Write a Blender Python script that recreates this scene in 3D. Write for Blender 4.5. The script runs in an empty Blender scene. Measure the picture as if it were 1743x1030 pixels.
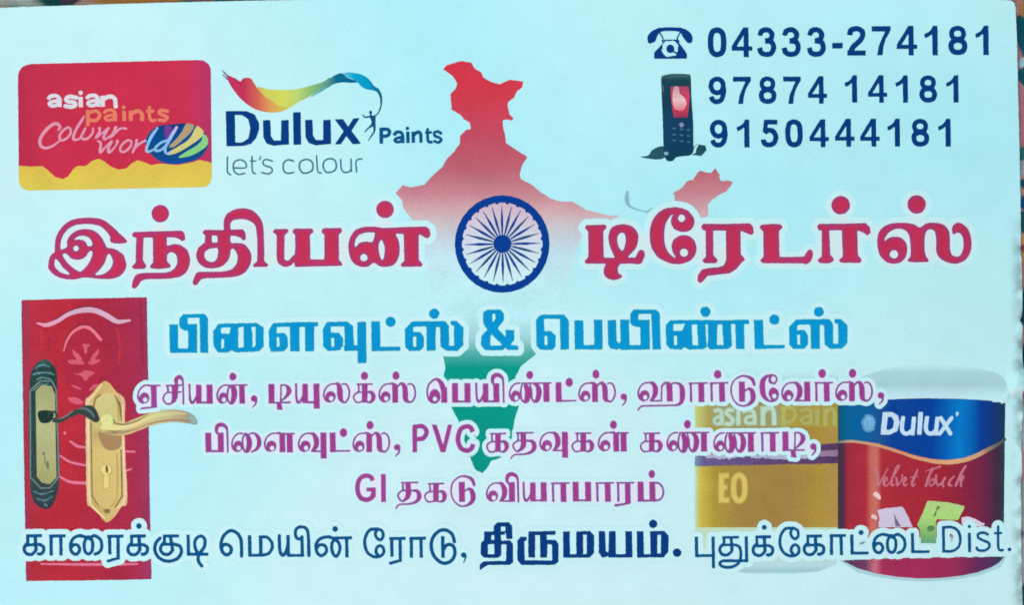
import bpy, math, random
import numpy as np
from mathutils import Vector
from mathutils.geometry import delaunay_2d_cdt

# A printed business card lying on a flowered cloth, photographed from straight above.
scene = bpy.context.scene
cam_data = bpy.data.cameras.new("camera")
cam = bpy.data.objects.new("camera", cam_data)
scene.collection.objects.link(cam)
scene.camera = cam
CAM_H = 0.150
cam.location = (0.0, 0.0, CAM_H)
cam_data.sensor_width = 36.0
cam_data.lens = 36.0 * (CAM_H - 0.0004) / (1743 * 5.1e-5)
cam_data.clip_start = 0.01
cam_data.clip_end = 10.0
cam_data.dof.use_dof = True
cam_data.dof.focus_distance = CAM_H - 0.0004 + 0.0011
cam_data.dof.aperture_fstop = 4.5

world = bpy.data.worlds.new("World")
scene.world = world
world.use_nodes = True
bg = world.node_tree.nodes["Background"]
bg.inputs[0].default_value = (0.80, 0.95, 1.0, 1.0)
bg.inputs[1].default_value = 0.35

def lamp(name, loc, size, power, colour):
    d = bpy.data.lights.new(name, 'AREA')
    d.size = size; d.energy = power; d.color = colour
    o = bpy.data.objects.new(name, d)
    o.location = loc
    o.rotation_euler = (-Vector(loc)).to_track_quat('-Z', 'Y').to_euler()
    scene.collection.objects.link(o)
lamp("added_cool_lamp", (-0.03, 0.24, 0.20), 0.16, 0.62, (0.62, 1.0, 1.02))       # unseen soft lamp, added to turn the card's top cyan
lamp("added_warm_lamp", (-0.08, -0.24, 0.20), 0.16, 0.69, (1.12, 0.90, 0.89))         # second unseen lamp, redder, added to whiten the card's near side
scene.view_settings.view_transform = 'Standard'
scene.view_settings.look = 'None'
scene.view_settings.exposure = 0.0
scene.view_settings.gamma = 1.0
# ---------------------------------------------------------------- print shapes
# Every printed shape on the card is drawn as strokes and outlines, turned into a
# distance field on a fine grid and meshed along its zero line.
K = 5.1e-5                       # metres per unit of card drawing (1743 units = 88.9 mm)

def card_xy(px, py):
    return ((px - 871.5) * K, (515.0 - py) * K)

def smooth(pts, closed=False, n=6):
    pts = [np.array(p, float) for p in pts]
    if len(pts) < 3:
        return np.array(pts)
    out = []
    m = len(pts)
    for i in range(m if closed else m - 1):
        if closed:
            p0, p1, p2, p3 = pts[i-1], pts[i], pts[(i+1) % m], pts[(i+2) % m]
        else:
            p1, p2 = pts[i], pts[i+1]
            p0 = pts[i-1] if i > 0 else 2*p1 - p2
            p3 = pts[i+2] if i + 2 < m else 2*p2 - p1
        for j in range(n):
            t = j / n
            out.append(0.5*((2*p1) + (-p0+p2)*t + (2*p0-5*p1+4*p2-p3)*t*t + (-p0+3*p1-3*p2+p3)*t**3))
    if not closed:
        out.append(pts[-1])
    return np.array(out)

def parse(text, frame):
    """'S w x,y ...' round stroke, 'F' with flat ends, 'O' closed; 'V x,y,w ...' tapering stroke; 'B w x,y x,y' bar with flat ends;
    'P'/'Q' straight/curved outline; 'C x,y,r' disc; 'E x,y,rx,ry' ellipse; a leading '-' cuts away."""
    ox, oy, s = frame[:3]
    sx = frame[3] if len(frame) > 3 else 1.0
    sh = frame[4] if len(frame) > 4 else 0.0
    def T(x, y):
        return (ox + x*s*sx - y*s*sh, oy + y*s)
    prims = []
    for item in text.split(';'):
        tk = item.split()
        if not tk:
            continue
        op = tk[0]
        neg = op[0] == '-'
        op = op.lstrip('-')
        if op in 'SLFO':
            w = float(tk[1])*s/2
            pts = [T(*map(float, t.split(','))) for t in tk[2:]]
            if op in 'SF': pts = smooth(pts)
            if op == 'O': pts = smooth(pts, True); pts = np.vstack([pts, pts[:1]])
            prims.append((neg, 'flat' if op == 'F' else 'cap', np.array([(x, y, w) for x, y in pts])))
        elif op == 'V':
            raw = [tuple(map(float, t.split(','))) for t in tk[1:]]
            pts = [(*T(x, y), w*s/2) for x, y, w in raw]
            prims.append((neg, 'cap', smooth(pts)))
        elif op == 'B':
            w = float(tk[1])*s/2
            a, b = [np.array(T(*map(float, t.split(',')))) for t in tk[2:4]]
            d = (b-a)/np.linalg.norm(b-a); nrm = np.array([-d[1], d[0]])*w
            prims.append((neg, 'poly', np.array([a+nrm, b+nrm, b-nrm, a-nrm])))
        elif op in 'PQ':
            pts = [T(*map(float, t.split(','))) for t in tk[1:]]
            prims.append((neg, 'poly', smooth(pts, True) if op == 'Q' else np.array(pts)))
        elif op == 'C' or op == 'E':
            v = list(map(float, tk[1].split(',')))
            rx = v[2]; ry = v[3] if len(v) > 3 else v[2]
            pts = [T(v[0] + rx*math.cos(a), v[1] + ry*math.sin(a)) for a in np.linspace(0, 2*math.pi, 33)[:-1]]
            prims.append((neg, 'poly', np.array(pts)))
    return prims

def bounds(prims):
    lo = np.min([p[2][:, :2].min(0) - (p[2][:, 2].max() if p[1] != 'poly' else 0) for p in prims if not p[0]], axis=0)
    hi = np.max([p[2][:, :2].max(0) + (p[2][:, 2].max() if p[1] != 'poly' else 0) for p in prims if not p[0]], axis=0)
    return lo, hi

def prim_sdf(kind, a, X, Y):
    d = np.full(X.shape, 1e9)
    if kind != 'poly':
        for i in range(len(a) - 1 if len(a) > 1 else 1):
            p = a[i]; q = a[i+1] if len(a) > 1 else a[i]
            vx, vy = q[0]-p[0], q[1]-p[1]
            L = vx*vx + vy*vy
            t = np.clip(((X-p[0])*vx + (Y-p[1])*vy)/L, 0, 1) if L > 1e-12 else 0.0
            d = np.minimum(d, np.hypot(X-p[0]-t*vx, Y-p[1]-t*vy) - (p[2] + t*(q[2]-p[2])))
        if kind == 'flat':
            for p, q in ((a[0], a[2]), (a[-1], a[-3])):
                u = (p-q)[:2]; u = u/np.linalg.norm(u)
                c = (X-p[0])*u[0] + (Y-p[1])*u[1]
                d = np.where(np.hypot(X-p[0], Y-p[1]) < 2.2*p[2], np.maximum(d, c), d)
        return d
    inside = np.zeros(X.shape, bool)
    n = len(a)
    for i in range(n):
        x0, y0 = a[i]; x1, y1 = a[(i+1) % n]
        vx, vy = x1-x0, y1-y0
        L = vx*vx + vy*vy
        if L < 1e-12: continue
        t = np.clip(((X-x0)*vx + (Y-y0)*vy)/L, 0, 1)
        d = np.minimum(d, np.hypot(X-x0-t*vx, Y-y0-t*vy))
        c = (y0 > Y) != (y1 > Y)
        if vy != 0:
            inside ^= c & (X < vx*(Y-y0)/vy + x0)
    return np.where(inside, -d, d)

_rng = np.random.RandomState(7)
_NT = _rng.rand(256, 256)
def vnoise(X, Y, cell):
    x = X/cell; y = Y/cell
    i = np.floor(x).astype(int); j = np.floor(y).astype(int)
    fx = x-i; fy = y-j
    fx = fx*fx*(3-2*fx); fy = fy*fy*(3-2*fy)
    g = lambda a, b: _NT[a % 256, b % 256]
    return (g(i, j)*(1-fx)+g(i+1, j)*fx)*(1-fy) + (g(i, j+1)*(1-fx)+g(i+1, j+1)*fx)*fy - 0.5

def field(prims, res=0.5, grow=0.0, rough=0.0, pad=2.0, soft=0):
    lo, hi = bounds(prims)
    lo = np.floor(lo - grow - pad); hi = np.ceil(hi + grow + pad)
    nx = int((hi[0]-lo[0])/res)+1; ny = int((hi[1]-lo[1])/res)+1
    xs = lo[0] + np.arange(nx)*res; ys = lo[1] + np.arange(ny)*res
    D = np.full((ny, nx), 50.0)
    for neg, kind, a in prims:
        r = a[:, 2].max() if kind != 'poly' else 0
        m = r + grow + pad + 1
        i0 = max(0, int((a[:, 0].min()-m-lo[0])/res)); i1 = min(nx, int((a[:, 0].max()+m-lo[0])/res)+2)
        j0 = max(0, int((a[:, 1].min()-m-lo[1])/res)); j1 = min(ny, int((a[:, 1].max()+m-lo[1])/res)+2)
        if i0 >= i1 or j0 >= j1: continue
        X, Y = np.meshgrid(xs[i0:i1], ys[j0:j1])
        s = prim_sdf(kind, a, X, Y)
        sub = D[j0:j1, i0:i1]
        D[j0:j1, i0:i1] = np.maximum(sub, -s) if neg else np.minimum(sub, s)
    for _ in range(soft):            # rounds off corners the way ink does
        D[1:-1] = (D[:-2] + 2*D[1:-1] + D[2:])/4
        D[:, 1:-1] = (D[:, :-2] + 2*D[:, 1:-1] + D[:, 2:])/4
    D = D - grow
    if rough:
        X, Y = np.meshgrid(xs, ys)
        D = D + rough*(1.4*vnoise(X, Y, 2.6) + 0.9*vnoise(X+91, Y+37, 6.0))
    D[0, :] = D[-1, :] = 9; D[:, 0] = D[:, -1] = 9
    D[np.abs(D) < 1e-6] = 1e-6
    return D, xs, ys, res

def contours(D, xs, ys):
    """closed loops of the zero line by marching squares"""
    neg = D < 0
    ny, nx = D.shape
    code = neg[:-1, :-1]*1 + neg[:-1, 1:]*2 + neg[1:, 1:]*4 + neg[1:, :-1]*8
    J, I = np.nonzero((code > 0) & (code < 15))
    def hor(j, i):    # edge between (j,i) and (j,i+1)
        a, b = D[j, i], D[j, i+1]
        return (xs[i] + (xs[i+1]-xs[i])*a/(a-b), ys[j])
    def ver(j, i):
        a, b = D[j, i], D[j+1, i]
        return (xs[i], ys[j] + (ys[j+1]-ys[j])*a/(a-b))
    nxt = {}
    SEG = {1: [(3, 0)], 2: [(0, 1)], 3: [(3, 1)], 4: [(1, 2)], 5: [(3, 2), (1, 0)], 6: [(0, 2)], 7: [(3, 2)],
           8: [(2, 3)], 9: [(2, 0)], 10: [(0, 3), (2, 1)], 11: [(2, 1)], 12: [(1, 3)], 13: [(1, 0)], 14: [(0, 3)]}
    for j, i in zip(J.tolist(), I.tolist()):
        E = (('h', j, i), ('v', j, i+1), ('h', j+1, i), ('v', j, i))
        for a, b in SEG[int(code[j, i])]:
            nxt[E[a]] = E[b]
    loops = []
    while nxt:
        k0, k = nxt.popitem()
        keys = [k0]
        while k != k0 and k in nxt:
            keys.append(k); k = nxt.pop(k)
        if len(keys) < 4: continue
        loops.append(np.array([hor(j, i) if t == 'h' else ver(j, i) for t, j, i in keys]))
    return loops

def simplify(P, tol):
    """drop points of a closed loop that lie within tol of the chord"""
    def rdp(a):
        keep = np.zeros(len(a), bool); keep[0] = keep[-1] = True
        st = [(0, len(a)-1)]
        while st:
            i, j = st.pop()
            if j <= i+1: continue
            v = a[j]-a[i]; L = math.hypot(*v)
            w = a[i+1:j]-a[i]
            d = np.abs(v[0]*w[:, 1]-v[1]*w[:, 0])/L if L > 1e-9 else np.hypot(w[:, 0], w[:, 1])
            m = int(d.argmax())
            if d[m] > tol:
                k = i+1+m; keep[k] = True
                st += [(i, k), (k, j)]
        return a[keep]
    h = int(np.hypot(*(P-P[0]).T).argmax())
    if h == 0: return P
    A = rdp(P[:h+1]); B = rdp(np.vstack([P[h:], P[:1]]))
    return np.vstack([A[:-1], B[:-1]])

def area(P):
    return 0.5*np.sum(P[:, 0]*np.roll(P[:, 1], -1)-np.roll(P[:, 0], -1)*P[:, 1])

def triangulate(D, xs, ys, res, tol=0.1, step=None):
    loops = [simplify(L, tol) for L in contours(D, xs, ys)]
    loops = [L for L in loops if len(L) >= 3 and abs(area(L)) > 1.0]
    verts, edges = [], []
    for L in loops:
        b = len(verts)
        verts += [Vector((float(x), float(y))) for x, y in L]
        edges += [(b+i, b+(i+1) % len(L)) for i in range(len(L))]
    if not verts: return [], []
    if step:      # inner points so that the sheet can follow a bent surface
        for y in np.arange(ys[0], ys[-1], step):
            for x in np.arange(xs[0], xs[-1], step):
                if D[int((y-ys[0])/res), int((x-xs[0])/res)] < -step*0.4:
                    verts.append(Vector((float(x), float(y))))
    r = delaunay_2d_cdt(verts, edges, [], 0, 1e-4)
    V = r[0]; F = []
    for f in r[2]:
        cx = sum(V[i].x for i in f)/3; cy = sum(V[i].y for i in f)/3
        u = (cx-xs[0])/res; v = (cy-ys[0])/res
        i = int(u); j = int(v); fu = u-i; fv = v-j
        d = (D[j, i]*(1-fu)+D[j, i+1]*fu)*(1-fv) + (D[j+1, i]*(1-fu)+D[j+1, i+1]*fu)*fv
        if d < 0: F.append(tuple(f))
    return [(p.x, p.y) for p in V], F
# ---------------------------------------------------------------- letter shapes
def bowl(x, y, sx=1.0):
    """the curled bowl that begins many letters of the contrast lettering (100 wide, 165 high)"""
    f = lambda px, py, w: '%g,%g,%g' % (x+px*sx, y+py, w)
    return ('V ' + ' '.join([f(98, -160, 12), f(60, -156, 12), f(26, -130, 13), f(8, -90, 14), f(7, -50, 14), f(24, -18, 13),
                             f(52, -6, 13)]) + '; E %g,%g,%g,46; -E %g,%g,%g,21' % (x+60*sx, y-51, 41*sx, x+65*sx, y-35, 19*sx))

# contrast lettering (second address lines): (origin x, baseline y, shapes), all at 4.98 units per card unit
G = {
 'e_letter': (118, 338, bowl(118, 338, 1.02) + '; B 12 205,183 315,181; B 48 256,180 260,366; B 14 143,379 285,362'),
 'ci': (335, 338, 'B 13 358,183 496,180; B 15 374,178 380,240; S 13 381,236 348,260 338,300 362,335 398,338 428,318; B 12 372,242 492,237;'
       'P 410,175 466,174 460,280 440,322 398,346 411,300 412,250; V 449,172,24 447,132,34 474,108,32 496,125,24 506,170,14 508,338,14'),
 'ya': (550, 338, 'V 560,175,16 564,290,17 578,326,24 598,318,20 620,268,14 630,205,12; B 46 638,175 640,336; B 50 729,174 732,336; B 16 640,327 757,327'),
 'na': (790, 338, bowl(790, 338, 0.95) + '; V 903,186,12 886,222,15 882,285,15 898,328,16 925,322,36 940,260,50 930,200,42 905,184,18; B 12 880,182 1052,176; B 46 1003,178 1008,336'),
 'comma': (1080, 338, 'C 1108,293,27; V 1124,298,20 1122,335,15 1095,368,8'),
 'ti': (1228, 338, 'B 50 1254,170 1256,334; B 14 1230,328 1418,326; S 12 1336,178 1336,250 1330,326; V 1336,180,13 1372,180,14 1400,208,36 1402,240,40 1380,275,24 1340,312,13; P 1300,328 1338,328 1348,390 1302,386'),
 'yu': (1455, 338, 'V 1463,170,16 1467,288,17 1480,324,24 1500,316,20 1522,268,14 1532,205,12; B 46 1540,168 1542,332; B 16 1540,325 1635,325; B 50 1636,166 1640,378'),
 'la': (50, 328, bowl(50, 328, 1.05) + '; V 150,168,12 175,170,28 190,212,46 195,280,46 210,315,26 238,325,14 266,285,14 271,230,14 255,182,14 228,166,12 208,172,11'),
 'ka': (305, 328, 'B 13 333,172 470,170; B 14 350,168 353,240; S 13 351,236 315,260 310,292 332,324 365,324 395,310; B 47 402,165 402,312; P 379,300 425,300 420,325 380,328; B 12 348,240 440,236;'
       'V 425,240,14 458,240,28 476,272,38 466,312,26 436,326,14 415,316,12'),
 'sa': (520, 328, bowl(520, 328, 1.0) + '; V 612,169,12 640,166,18 660,185,40; B 48 660,180 661,328; V 683,190,12 712,165,20 742,198,42 748,290,44 764,317,24 798,322,14 826,282,14 830,230,14 814,182,14 786,166,12 768,174,11'),
 'e_sign': (925, 328, 'V 955,290,10 965,250,22 995,230,34 1025,250,26 1036,290,16 1015,322,14 985,328,14 948,305,14 932,240,14 945,175,14 985,135,16 1020,132,24 1052,165,40 1070,215,46; B 50 1074,200 1077,328; E 992,282,42,48; -E 997,296,19,20'),
 'pa': (1140, 328, 'B 50 1167,162 1170,327; B 50 1272,162 1275,327; B 16 1145,318 1299,318'),
 'i_sign': (1480, 328, 'V 1508,180,16 1486,152,24 1492,108,34 1524,92,34 1560,108,28 1576,150,17 1581,326,14'),
 'nna': (82, 322, bowl(82, 322, 0.95) + '; V 196,166,12 182,220,15 185,288,15 205,318,18 232,310,40 242,240,52 225,185,38; V 258,172,12 272,230,14 275,288,15 295,317,20 322,305,36 336,240,46 322,185,34 290,166,14;'
        'B 12 190,163 442,161; B 50 397,163 400,322'),
 'tta': (475, 322, 'B 48 501,155 505,322; B 13 505,313 652,311'),
 'ha': (1172, 318, bowl(1172, 318, 1.0) + '; V 1270,158,12 1302,165,30 1324,210,44 1315,270,38 1285,308,16; B 13 1280,312 1376,312; B 13 1373,316 1377,180; V 1377,190,12 1400,162,18 1435,160,20; B 50 1440,165 1446,318;'
       'V 1462,164,12 1510,162,16 1544,192,36 1552,250,44 1544,318,34 1508,347,18 1440,351,14 1250,355,14 1200,362,14 1174,392,12'),
 'aa': (1610, 318, 'B 13 1608,162 1766,159; B 18 1622,158 1626,319; B 48 1710,160 1714,320'),
 'ddu': (315, 318, 'V 518,176,22 500,130,28 455,105,20 400,105,14 340,150,12 321,225,12 343,305,12 392,350,14 448,352,18 498,318,34 508,268,44 494,222,34 466,210,18 441,228,12; B 50 412,150 415,319'),
 'ee_sign': (565, 318, 'V 690,168,12 655,152,24 650,122,18 670,96,14 700,105,14 708,135,16 690,162,14; V 676,92,14 622,106,26 590,150,44 588,220,48 602,275,38 640,311,18 682,314,14 712,290,15 717,245,17 690,214,26 664,220,28 650,250,22 658,282,10; E 684,264,36,46; -E 688,272,19,21'),
 'va': (748, 318, bowl(748, 318, 1.0) + '; V 845,158,12 878,165,28 903,210,44 900,268,40 870,308,16; B 14 858,310 990,310; B 50 965,150 968,317'),
 'ta': (112, 745, 'B 13 143,585 290,583; B 15 157,580 160,652; S 13 158,648 122,676 118,705 145,741 170,740; V 203,640,46 205,680,46 190,715,34 160,738,16; B 46 200,580 204,660; B 13 150,652 240,650;'
       'V 236,652,14 280,658,30 297,700,38 276,742,28 220,764,16 150,768,13 120,776,12 98,802,12'),
 'vu': (340, 742, bowl(340, 742, 1.05) + '; V 440,582,12 472,590,28 494,635,44 493,690,40 462,730,16; B 14 452,734 540,734; B 50 555,576 558,796'),
 'lla': (1192, 748, bowl(1192, 748, 1.05) + '; V 1290,588,12 1325,586,20; B 48 1346,585 1349,749; B 13 1325,592 1453,590; B 50 1408,588 1412,749'),
 'ai': (915, 748, bowl(915, 748, 0.95) + '; V 1030,590,12 1012,632,14 1012,700,16 1028,740,16 1052,735,34 1068,680,46 1058,620,38 1036,590,14; V 1072,592,12 1108,588,16 1142,622,32 1150,675,38 1132,720,26 1085,747,10'),
 'ra': (1160, 376, 'B 16 1158,190 1332,188; B 22 1174,183 1178,376; B 54 1268,182 1272,388; P 1138,402 1296,378 1290,400 1142,426'),
 'ma': (1365, 376, 'B 58 1396,178 1400,376; B 18 1368,366 1545,366; B 58 1512,178 1516,374; S 18 1540,186 1590,200 1622,262 1612,325 1585,355 1540,366'),
}
# upright plain lettering (last line); 1:1 in drawing frame D (s 0.2008)
H = {
 'ka': (95, 382, 'B 27 122,215 256,212; B 25 135,203 136,275; S 28 136,272 108,305 108,345 135,370 172,368 200,342; B 30 198,214 206,342; B 26 128,292 240,286; S 28 236,287 268,308 266,350 240,368 225,367'),
 'aa': (318, 382, 'B 26 316,216 457,214; B 28 333,204 334,381; B 28 414,204 418,381'),
 'ai': (483, 382, 'S 27 500,322 522,292 556,292 575,325 560,362 530,368 504,342 497,292 520,238 568,213 618,222 660,238; S 27 640,222 615,272 620,342 650,368 680,340 685,272 662,228 640,222; S 27 662,232 702,212 752,248 762,310 742,352 705,370'),
 'ra': (805, 382, 'B 26 808,218 946,216; B 28 828,206 831,372; B 28 900,206 902,400; P 802,418 914,388 918,412 812,442'),
 'ku': (1198, 382, 'B 26 1280,216 1418,214; B 25 1293,205 1294,272; S 27 1293,270 1266,300 1262,338 1290,368 1330,370 1360,340; B 28 1344,215 1364,342; B 25 1286,286 1385,284; S 28 1380,286 1425,302 1438,350 1408,403 1350,427 1290,423 1237,388 1212,330 1222,272 1256,234'),
 'ti': (1483, 382, 'B 28 1494,204 1498,382; B 26 1490,370 1667,370; S 27 1582,368 1556,322 1552,262 1576,224 1610,217 1636,245 1634,300 1608,342 1584,378 1582,430 1610,470'),
 'comma': (1130, 465, 'C 1158,440,27; V 1176,448,20 1174,480,15 1155,516,9'),
}
H2 = {   # frame s 0.2008, second block
 'e': (120, 385, 'S 29 132,318 152,290 190,290 216,320 208,358 175,375 142,348 130,290 147,222 200,173 254,182 294,230 303,300 305,386'),
 'ma': (360, 390, 'B 30 371,207 376,390; B 25 370,379 475,379; B 30 466,210 468,382; S 27 462,224 520,226 560,270 562,320 530,366 470,379'),
 'yi': (612, 390, 'S 28 625,212 628,330 650,380 680,350 698,290; B 29 698,208 700,382; B 25 692,380 836,380; B 28 815,212 820,392; S 27 815,235 780,238 762,208 766,160 802,137 848,147 868,190 874,300; B 28 873,290 876,392'),
 'n': (925, 398, 'S 27 940,322 965,292 1003,292 1025,325 1014,363 975,382 942,350 936,290 965,242 1030,222 1082,236 1128,272 1138,330 1114,384 1086,375 1068,320 1076,265 1110,236; B 25 1088,232 1240,230; B 28 1194,230 1199,397'),
}
H3 = {   # frame s 0.1721
 'ee': (165, 465, 'S 31 312,182 285,182 228,192 186,260 180,340 210,418 270,456 330,452 366,418 362,368 328,346 297,368 290,408 308,438; S 30 300,190 284,228 300,272 334,288 360,258 354,206 318,182'),
 'ddu': (820, 467, 'S 34 1066,305 1042,232 982,193 912,202 852,270 836,350 860,440 920,505 980,520 1040,490 1070,430 1060,360 1020,335 985,345 965,375; B 34 950,252 953,467'),
 'pu': (130, 460, 'B 34 147,258 151,462; B 30 145,446 310,444; B 33 313,256 317,572'),
 'thu': (370, 460, 'B 28 403,266 568,263; B 30 420,256 422,330; S 31 420,326 385,360 380,400 405,433 450,440 492,408; B 32 490,262 502,402; B 27 412,340 540,338; S 31 536,338 575,362 588,430 575,500 540,540 470,562 398,549 380,522 402,500 470,496 590,498; B 33 641,252 645,512; B 28 575,496 660,496'),
 'tta': (38, 432, 'B 34 57,232 61,432; B 30 55,417 224,415'),
 'tta_plain': (635, 415, 'B 32 651,217 655,417; B 28 645,403 820,402'),
}
# figures: 0..~125 wide, baseline y=0, 196 high
NUM = {
 '0': 'O 37 61,-178 28,-160 18,-98 28,-36 61,-18 95,-36 105,-98 95,-160',
 '1': 'P 62,-196 92,-196 92,0 55,0 55,-140 32,-122 8,-112 2,-140 32,-154 50,-172',
 '2': 'F 36 20,-134 28,-166 66,-178 100,-162 106,-132 84,-96 44,-58 20,-14; P 2,-34 125,-34 125,0 2,0',
 '3': 'F 35 18,-140 34,-172 72,-178 98,-152 88,-116 52,-106; F 35 52,-106 96,-98 108,-60 92,-26 56,-18 26,-30 16,-62',
 '4': 'P 80,-196 114,-196 114,-72 138,-72 138,-42 114,-42 114,0 80,0 80,-42 2,-42 2,-72; -P 80,-142 80,-70 34,-70',
 '5': 'P 26,-194 118,-194 118,-160 52,-160 46,-112 14,-104; F 36 26,-98 54,-120 88,-112 106,-72 92,-32 60,-18 30,-26 16,-58',
 '7': 'P 2,-194 128,-194 128,-166 96,-112 78,-58 72,0 36,0 46,-60 72,-122 90,-158 2,-158',
 '8': 'O 33 62,-179 32,-168 22,-142 32,-116 62,-106 92,-116 102,-142 92,-168; O 36 62,-100 28,-88 18,-59 30,-28 62,-18 96,-28 108,-59 96,-88',
 '9': 'O 35 62,-178 30,-164 18,-128 32,-92 62,-80 92,-94 104,-130 94,-164; F 35 104,-130 107,-84 92,-34 60,-17 32,-26 18,-54',
 '-': 'B 38 2,-66 72,-66',
}
# ---------------------------------------------------------------- what is printed where
# frames: (x of drawing origin, y of drawing origin, scale)
s1 = 350/1743
T1 = (70, 330, s1); T2 = (400, 330, s1); T3 = (980, 300, s1); T4 = (1310, 300, s1)
U1 = (270, 510, s1); U2 = (560, 510, s1); U3 = (880, 510, s1); U4 = (1120, 510, s1)
L = {1: (210, 620), 2: (540, 620), 3: (850, 620), 4: (1180, 620)}

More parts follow.
